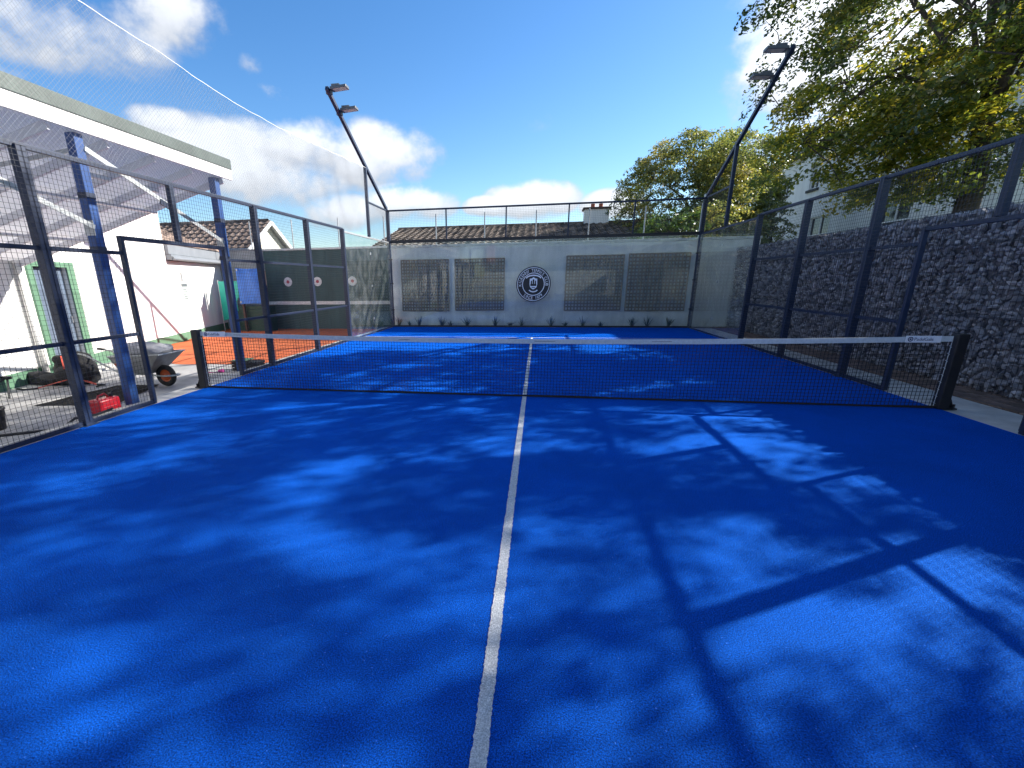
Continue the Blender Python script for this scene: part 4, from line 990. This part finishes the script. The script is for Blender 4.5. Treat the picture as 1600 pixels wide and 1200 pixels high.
def gable_house(name, label, x0, x1, ya, yb, ze, zr_, wallm, tilem, gable=True, extra=None, tw=.31, tl=.36, z0=-.1):
    t = thing(name, label, 'house', ((x0+x1)/2, ya, z0)); ym = (ya+yb)/2
    w = MB().box(x0, x1, ya+.25, yb-.25, z0, ze-.02); obj('wall', w, wallm, t)
    for s, x in ((1, x0), (-1, x1)):
        g = MB().add([(x, ya+.25, ze-.018), (x, yb-.25, ze-.018), (x, ym, zr_-.10), (x+s*.2, ya+.25, ze-.018), (x+s*.2, yb-.25, ze-.018), (x+s*.2, ym, zr_-.10)], [(0, 1, 2), (5, 4, 3), (0, 3, 4, 1), (1, 4, 5, 2), (2, 5, 3, 0)])
        obj('gable', g, wallm, t)
    sl = math.hypot(ym-ya, zr_-ze); ov = .25
    for sgn, y_ in ((1, ya), (-1, yb)):
        up = (0, sgn*(ym-ya), zr_-ze); nx = int((x1-x0+2*ov)/tw); ny = int(round(sl/tl))
        o = (x0-ov, y_, ze) if sgn > 0 else (x1+ov, y_, ze)
        obj('roof', tile_plane(MB(), o, (sgn, 0, 0), up, nx, ny, (x1-x0+2*ov)/nx, sl/ny, 3), tilem, t, kind='stuff')
        und = MB().add([(x0-ov, y_, ze-.03), (x1+ov, y_, ze-.03), (x1+ov, ym, zr_-.03), (x0-ov, ym, zr_-.03)], [(0, 1, 2, 3)]); obj('roof_deck', und, 'frame', t)
    rd = MB(); n = int((x1-x0+.5)/.4)
    for i in range(n):
        a = x0-ov+.4*i; rd.lathe([(.09, a), (.10, a+.39)], (0, ym, zr_+.01), 10, 'X')
    obj('ridge', rd, tilem, t)
    for x, s in ((x0-ov, -1), (x1+ov, 1)):
        for y_ in (ya, yb):
            obj('bargeboard', MB().beam((x+s*.012, y_-.0, ze-.06), (x+s*.012, ym, zr_-.06), .024, .17, (0, 0, 1)), 'frame', t)
    obj('gutter', MB().tube([(x0-ov, ya-.05, ze-.04), (x1+ov, ya-.05, ze-.04)], .055, 8), 'grey', t)
    return t
gable_house('tiled_house', 'low white gabled house with brown tiles behind the green practice wall', -19, -12.15, 12.4, 16.4, 2.98, 4.27, 'cream', 'tile')
t = gable_house('long_house', 'long low house with brown tiled roof behind the far white wall', -6.9, 5.6, 14.0, 23.0, 3.0, 4.15, 'oldwhite', 'tile2')
ch = thing('chimney', 'white rendered chimney with two red pots on the long tiled roof', 'chimney', (2.75, 18.6, 3.9))
obj('stack', MB().box(2.16, 3.28, 18.2, 18.9, 3.85, 4.74), 'white', ch); obj('cap', MB().box(2.08, 3.36, 18.12, 18.98, 4.743, 4.83), 'brown', ch, bevel=.01)
for x in (2.55, 2.92): obj('chimney_pot', MB().lathe([(.11, 0), (.09, .12), (.10, .15), (.10, .18), (.07, .18), (.07, .02)], (x, 18.55, 4.832), 14), 'pot', ch)
# two-storey house up on the terrace
def white_house():
    X = 14.0; t = thing('white_house', 'two storey white house with dark windows up behind the gabion wall', 'house', (X+4, 21, 2.28))
    wins = [(20.75, 22.55, 3.55, 4.48), (27.2, 28.1, 3.5, 4.6), (22.4, 23.3, 5.9, 6.95), (25.5, 26.4, 6.0, 7.05), (15.5, 17.2, 3.6, 4.6), (16.5, 17.5, 6.0, 7.0)]
    ycuts = sorted({12.0, 28.6}|{w[0] for w in wins}|{w[1] for w in wins})
    mb = MB()
    for a, b in zip(ycuts[:-1], ycuts[1:]):
        ins = sorted([w for w in wins if w[0] <= a+1e-6 and w[1] >= b-1e-6], key=lambda w: w[2]); z = 2.2
        for w in ins: mb.box(X, X+.3, a, b, z, w[2]); z = w[3]
        mb.box(X, X+.3, a, b, z, 7.9)
    mb.box(X+.3, X+8, 12, 28.6, 2.2, 7.9); obj('wall', mb, 'white', t)
    for ya, yb, za, zb in wins:
        w = obj('window', MB().box(X+.12, X+.16, ya, yb, za, zb), 'win', t)
        f = MB(); fw = .07
        f.box(X+.07, X+.115, ya, ya+fw, za, zb).box(X+.07, X+.115, yb-fw, yb, za, zb).box(X+.07, X+.115, ya+fw, yb-fw, zb-fw, zb).box(X+.07, X+.115, ya+fw, yb-fw, za, za+fw).box(X+.07, X+.115, (ya+yb)/2-.05, (ya+yb)/2+.05, za+fw, zb-fw)
        obj('frame', f, 'frame', w); obj('sill', MB().box(X-.09, X+.11, ya-.1, yb+.1, za-.12, za-.003), 'sill', w)
    rf = MB().add([(X-.4, 11.6, 7.9), (X-.4, 29, 7.9), (X+4, 29, 9.9), (X+4, 11.6, 9.9), (X+8.4, 11.6, 7.9), (X+8.4, 29, 7.9), (X-.4, 11.6, 7.75), (X-.4, 29, 7.75), (X+8.4, 11.6, 7.75), (X+8.4, 29, 7.75)], [(0, 3, 2, 1), (3, 4, 5, 2), (6, 7, 9, 8), (0, 1, 7, 6), (4, 8, 9, 5), (0, 6, 8, 4, 3), (1, 2, 5, 9, 7)])
    obj('roof', rf, 'dkroof', t); obj('gutter', MB().tube([(X-.43, 11.6, 7.86), (X-.43, 29, 7.86)], .07, 8), 'grey', t)
    obj('downpipe', MB().tube([(X-.07, 28.4, 2.3), (X-.07, 28.4, 7.8)], .05, 8), 'grey', t)
white_house()
# what stands behind the photographer and shows as reflections in the far glass
t = thing('rear_wall', 'sunlit cream garden wall beyond the near end of the court', 'wall', (-4, -12.4, -.1)); obj('render', MB().box(-13, -1.6, -12.6, -12.35, -.2, 1.75), 'cream', t); obj('coping', MB().box(-13.03, -1.57, -12.64, -12.31, 1.753, 1.82), 'cope', t)
t = thing('rear_house', 'white gabled house behind the photographer, seen only as a reflection', 'house', (-10.5, -22, -.1))
obj('wall', MB().box(-14.5, -7, -27, -21, -.2, 3.3), 'white', t)
obj('gable', MB().add([(-14.5, -21, 3.303), (-7, -21, 3.303), (-10.75, -21, 5.0), (-14.5, -21.2, 3.303), (-7, -21.2, 3.303), (-10.75, -21.2, 5.0)], [(0, 2, 1), (3, 4, 5), (0, 1, 4, 3), (1, 2, 5, 4), (2, 0, 3, 5)]), 'rend', t)
obj('roof', MB().add([(-14.9, -20.7, 3.2), (-10.75, -20.7, 5.08), (-6.6, -20.7, 3.2), (-14.9, -27.3, 3.2), (-10.75, -27.3, 5.08), (-6.6, -27.3, 3.2)], [(0, 1, 4, 3), (1, 2, 5, 4)]), 'dkroof', t)
for a, b in (((-14.9, -20.66, 3.2), (-10.75, -20.66, 5.08)), ((-6.6, -20.66, 3.2), (-10.75, -20.66, 5.08))): obj('bargeboard', MB().beam(a, b, .05, .28), 'frame', t)
t = thing('rear_terrace', 'grey roofed terrace of houses behind the photographer, seen only as a reflection', 'house', (4, -24, -.1))
obj('wall', MB().box(-5.5, 14, -30, -24, -.2, 2.9), 'oldwhite', t); obj('roof', MB().add([(-5.9, -23.6, 2.9), (14.4, -23.6, 2.9), (14.4, -27, 4.9), (-5.9, -27, 4.9), (-5.9, -30.4, 2.9), (14.4, -30.4, 2.9)], [(0, 1, 2, 3), (3, 2, 5, 4)]), 'dkroof', t)
obj('chimney', MB().box(-5.3, -4.5, -24.8, -24.2, 2.95, 5.0), 'pot', t)

# ================================================================== TREES
def leaf_cloud(centers, normals, spread, thick, nleaf, size, seed, droop=0.0):
    """numpy leaf sprays: flat discs of diamond leaves round each centre"""
    g = np.random.default_rng(seed); C_ = np.repeat(np.asarray(centers), nleaf, 0); Nn = np.repeat(np.asarray(normals), nleaf, 0); n = len(C_)
    Nn = Nn/np.linalg.norm(Nn, axis=1, keepdims=True)
    a = np.cross(Nn, np.tile((.31, .77, .55), (n, 1))); a /= np.linalg.norm(a, axis=1, keepdims=True); b = np.cross(Nn, a)
    th = g.uniform(0, 2*np.pi, n); rr = spread*np.sqrt(g.uniform(0, 1, n))*np.repeat(g.uniform(.6, 1.25, len(centers)), nleaf)
    p = C_+a*(rr*np.cos(th))[:, None]+b*(rr*np.sin(th))[:, None]*.75+Nn*g.normal(0, thick, n)[:, None]
    p[:, 2] -= droop*rr*rr
    ln = Nn+g.normal(0, .55, (n, 3)); ln /= np.linalg.norm(ln, axis=1, keepdims=True)
    u = np.cross(ln, g.normal(0, 1, (n, 3))); u /= np.linalg.norm(u, axis=1, keepdims=True); v = np.cross(ln, u)
    s = size*g.uniform(.65, 1.3, n)[:, None]
    V = np.stack([p-u*s*.55, p+v*s*.30+ln*s*.08, p+u*s*.6, p-v*s*.30+ln*s*.08], 1).reshape(-1, 3)
    F = np.arange(4*n).reshape(n, 4); return V, F
def tree(name, label, cat, base, trunk_top, trunk_r, cc, cr_, nspray, nleaf, spread, size, leafm, seed, limbs=12, gap=.0, gapscale=.45, flat=.5, droop=.15, extra=(), minz=None, keep=None):
    r = random.Random(seed); t = thing(name, label, cat, base); base, tt, cc = Vector(base), Vector(trunk_top), Vector(cc)
    pts = [base.lerp(tt, k/5)+Vector((r.uniform(-.08, .08), r.uniform(-.08, .08), 0))*(k not in (0,)) for k in range(6)]
    obj('trunk', MB().tube([base+Vector((0, 0, -.1))]+pts, [trunk_r*1.35]+[trunk_r*(1.12-.6*k/5) for k in range(6)], 12), 'bark', t, smooth=True)
    cen = []; nor = []
    while len(cen) < nspray:
        d = Vector((r.gauss(0, 1), r.gauss(0, 1), r.gauss(0, 1))).normalized()*r.uniform(.25, 1)**.45
        p = cc+Vector((d.x*cr_[0], d.y*cr_[1], d.z*cr_[2]))
        k = mnoise.noise(p*gapscale+Vector((seed, seed*.3, 0)))
        if k < gap: continue
        q = p+Vector((mnoise.noise(p*.5), mnoise.noise(p*.5+Vector((9, 0, 0))), 0))*.7
        if minz is not None and q.z < minz: continue
        if keep and not keep(q): continue
        out = Vector((d.x, d.y, 0)); nrm = (Vector((0, 0, 1))*(1-flat*.5)+out*flat*.8+Vector((r.uniform(-.35, .35), r.uniform(-.35, .35), 0))).normalized()
        cen.append(tuple(q)); nor.append(tuple(nrm))
    V, F = leaf_cloud(cen, nor, spread, spread*.12, nleaf, size, seed, droop)
    np_obj('crown', V, F, leafm, t, kind='stuff')
    if extra:
        V, F = leaf_cloud([e[0] for e in extra], [e[1] for e in extra], spread*.8, spread*.16, nleaf, size, seed+1, droop*2)
        np_obj('lower_sprays', V, F, 'leafSun', t, kind='stuff', label='yellow green sprays hanging lowest over the wall, sunlight put into their leaf colour')
        cen += [e[0] for e in extra]
    # limbs: from the trunk towards the crown, twigs to the sprays
    br = MB(); nodes = []
    for k in range(limbs):
        c = Vector(cen[r.randrange(len(cen))]); s = pts[r.randrange(2, 6)]; mid = s.lerp(c, .5)+Vector((r.uniform(-.3, .3), r.uniform(-.3, .3), r.uniform(.2, .7)))
        ch_ = [s, s.lerp(mid, .5)+Vector((0, 0, .15)), mid, mid.lerp(c, .5)+Vector((0, 0, .1)), c]
        rad = min(trunk_r, .2)*r.uniform(.2, .36); br.tube(ch_, [rad, rad*.8, rad*.6, rad*.4, rad*.15], 7); nodes += ch_[1:]
    obj('branches', br, 'bark', t, smooth=True)
    tw = MB(); na = np.array([tuple(n) for n in nodes])
    for c in cen[::2]:
        j = int(np.argmin(((na-np.array(c))**2).sum(1))); s = Vector(na[j]); c = Vector(c)
        if (s-c).length > 1.3: s = c+(s-c)*.45
        m = s.lerp(c, .55)+Vector((r.uniform(-.15, .15), r.uniform(-.15, .15), r.uniform(.02, .2)))
        tw.tube([s, m, c], [.014, .009, .004], 4, caps=False)
    obj('twigs', tw, 'bark', t, kind='stuff')
    return t
rl_ = random.Random(77); low = []
def polar(az, el, r): return (CAM['loc'][0]+r*math.sin(R(az)), CAM['loc'][1]+r*math.cos(R(az)), CAM['loc'][2]+r*math.tan(R(el)))
for az0, az1, e0, e1, n in ((21, 34, 8.3, 12.5, 80), (27.5, 33, 5.8, 9, 34), (33, 38, 6.5, 10, 12), (32, 38, 10, 18, 60), (22, 32, 12, 16.5, 40)):
    for k in range(n):
        low.append((polar(rl_.uniform(az0, az1), rl_.uniform(e0, e1), rl_.uniform(12.6, 14.6)), (rl_.uniform(-.7, -.1), rl_.uniform(-.5, .3), .8)))
def clear_of_house_and_sun(q):
    d = Vector(q)-Vector(CAM['loc']); az = math.degrees(math.atan2(d.x, d.y)); el = math.degrees(math.atan2(d.z, math.hypot(d.x, d.y)))
    if q.x > 9 and q.y > 4.5 and 3.8 < q.z < 7.2 and mnoise.noise(q*3.1) > .12: return False     # crown thinned on the sun side so light reaches the low sprays
    if q.y < 1.2+.6*mnoise.noise(q*2): return False  # crown trimmed here to let sun fall on the near turf
    return not (el < 10 and az < 33)
tree('beech_tree', 'big spreading tree with yellowing leaves on the terrace above the gabion wall', 'tree', (8.35, 5.1, 2.28), (8.6, 5.5, 7.5), .175, (8.85, 5.7, 7.3), (4.2, 5.5, 4.7), 1200, 80, .42, .088, 'leafA', 21, limbs=36, gap=.06, gapscale=1.05, flat=.55, minz=3.0, extra=low, keep=clear_of_house_and_sun)
tree('oak_tree', 'broad leafy tree on the terrace further right, outside the picture', 'tree', (11.5, -2.5, 2.28), (11.6, -2.4, 6.5), .28, (11.3, -2.2, 7.0), (3.6, 4.2, 3.6), 250, 60, .44, .11, 'leafA', 33, limbs=18, gap=.1, gapscale=1.0, minz=3.6)
tree('olive_tree', 'rounded olive green tree behind the right end of the long tiled house', 'tree', (7.2, 17.4, -.1), (7.2, 17.6, 4.2), .17, (6.7, 17.3, 4.5), (3.3, 2.8, 3.1), 1150, 55, .40, .095, 'leafB', 41, limbs=24, gap=-.22, gapscale=.9)
tree('ash_tree', 'loose taller tree filling the gap between the olive tree and the white house', 'tree', (9.3, 20.2, -.1), (9.3, 20.3, 5.2), .16, (9.2, 20.3, 5.3), (2.0, 2.2, 3.0), 900, 60, .36, .10, 'leafB', 47, limbs=16, gap=-.3, gapscale=.9)
tree('leafy_bush', 'bright green bush catching the sun above the rightmost trellis', 'bush', (4.75, 12.4, -.1), (4.75, 12.4, 2.4), .06, (4.75, 12.5, 3.0), (1.05, .9, .95), 90, 40, .26, .10, 'leafC', 51, limbs=8, gap=-.4)
tree('dark_bush', 'dark bush under the olive tree behind the long roof end', 'bush', (6.6, 13.6, -.1), (6.6, 13.6, 2.2), .07, (6.6, 13.6, 3.0), (1.7, 1.1, 1.3), 150, 45, .3, .09, 'leafB', 53, limbs=8, gap=-.4)
tree('holly_shrub', 'dark shrub in front of the white house wall left window', 'shrub', (9.3, 15.6, 2.2), (9.3, 15.6, 3.2), .05, (9.3, 15.6, 3.6), (.8, .8, .95), 80, 40, .24, .09, 'leafB', 57, limbs=6, gap=-.4)
print('objects', len(bpy.data.objects))
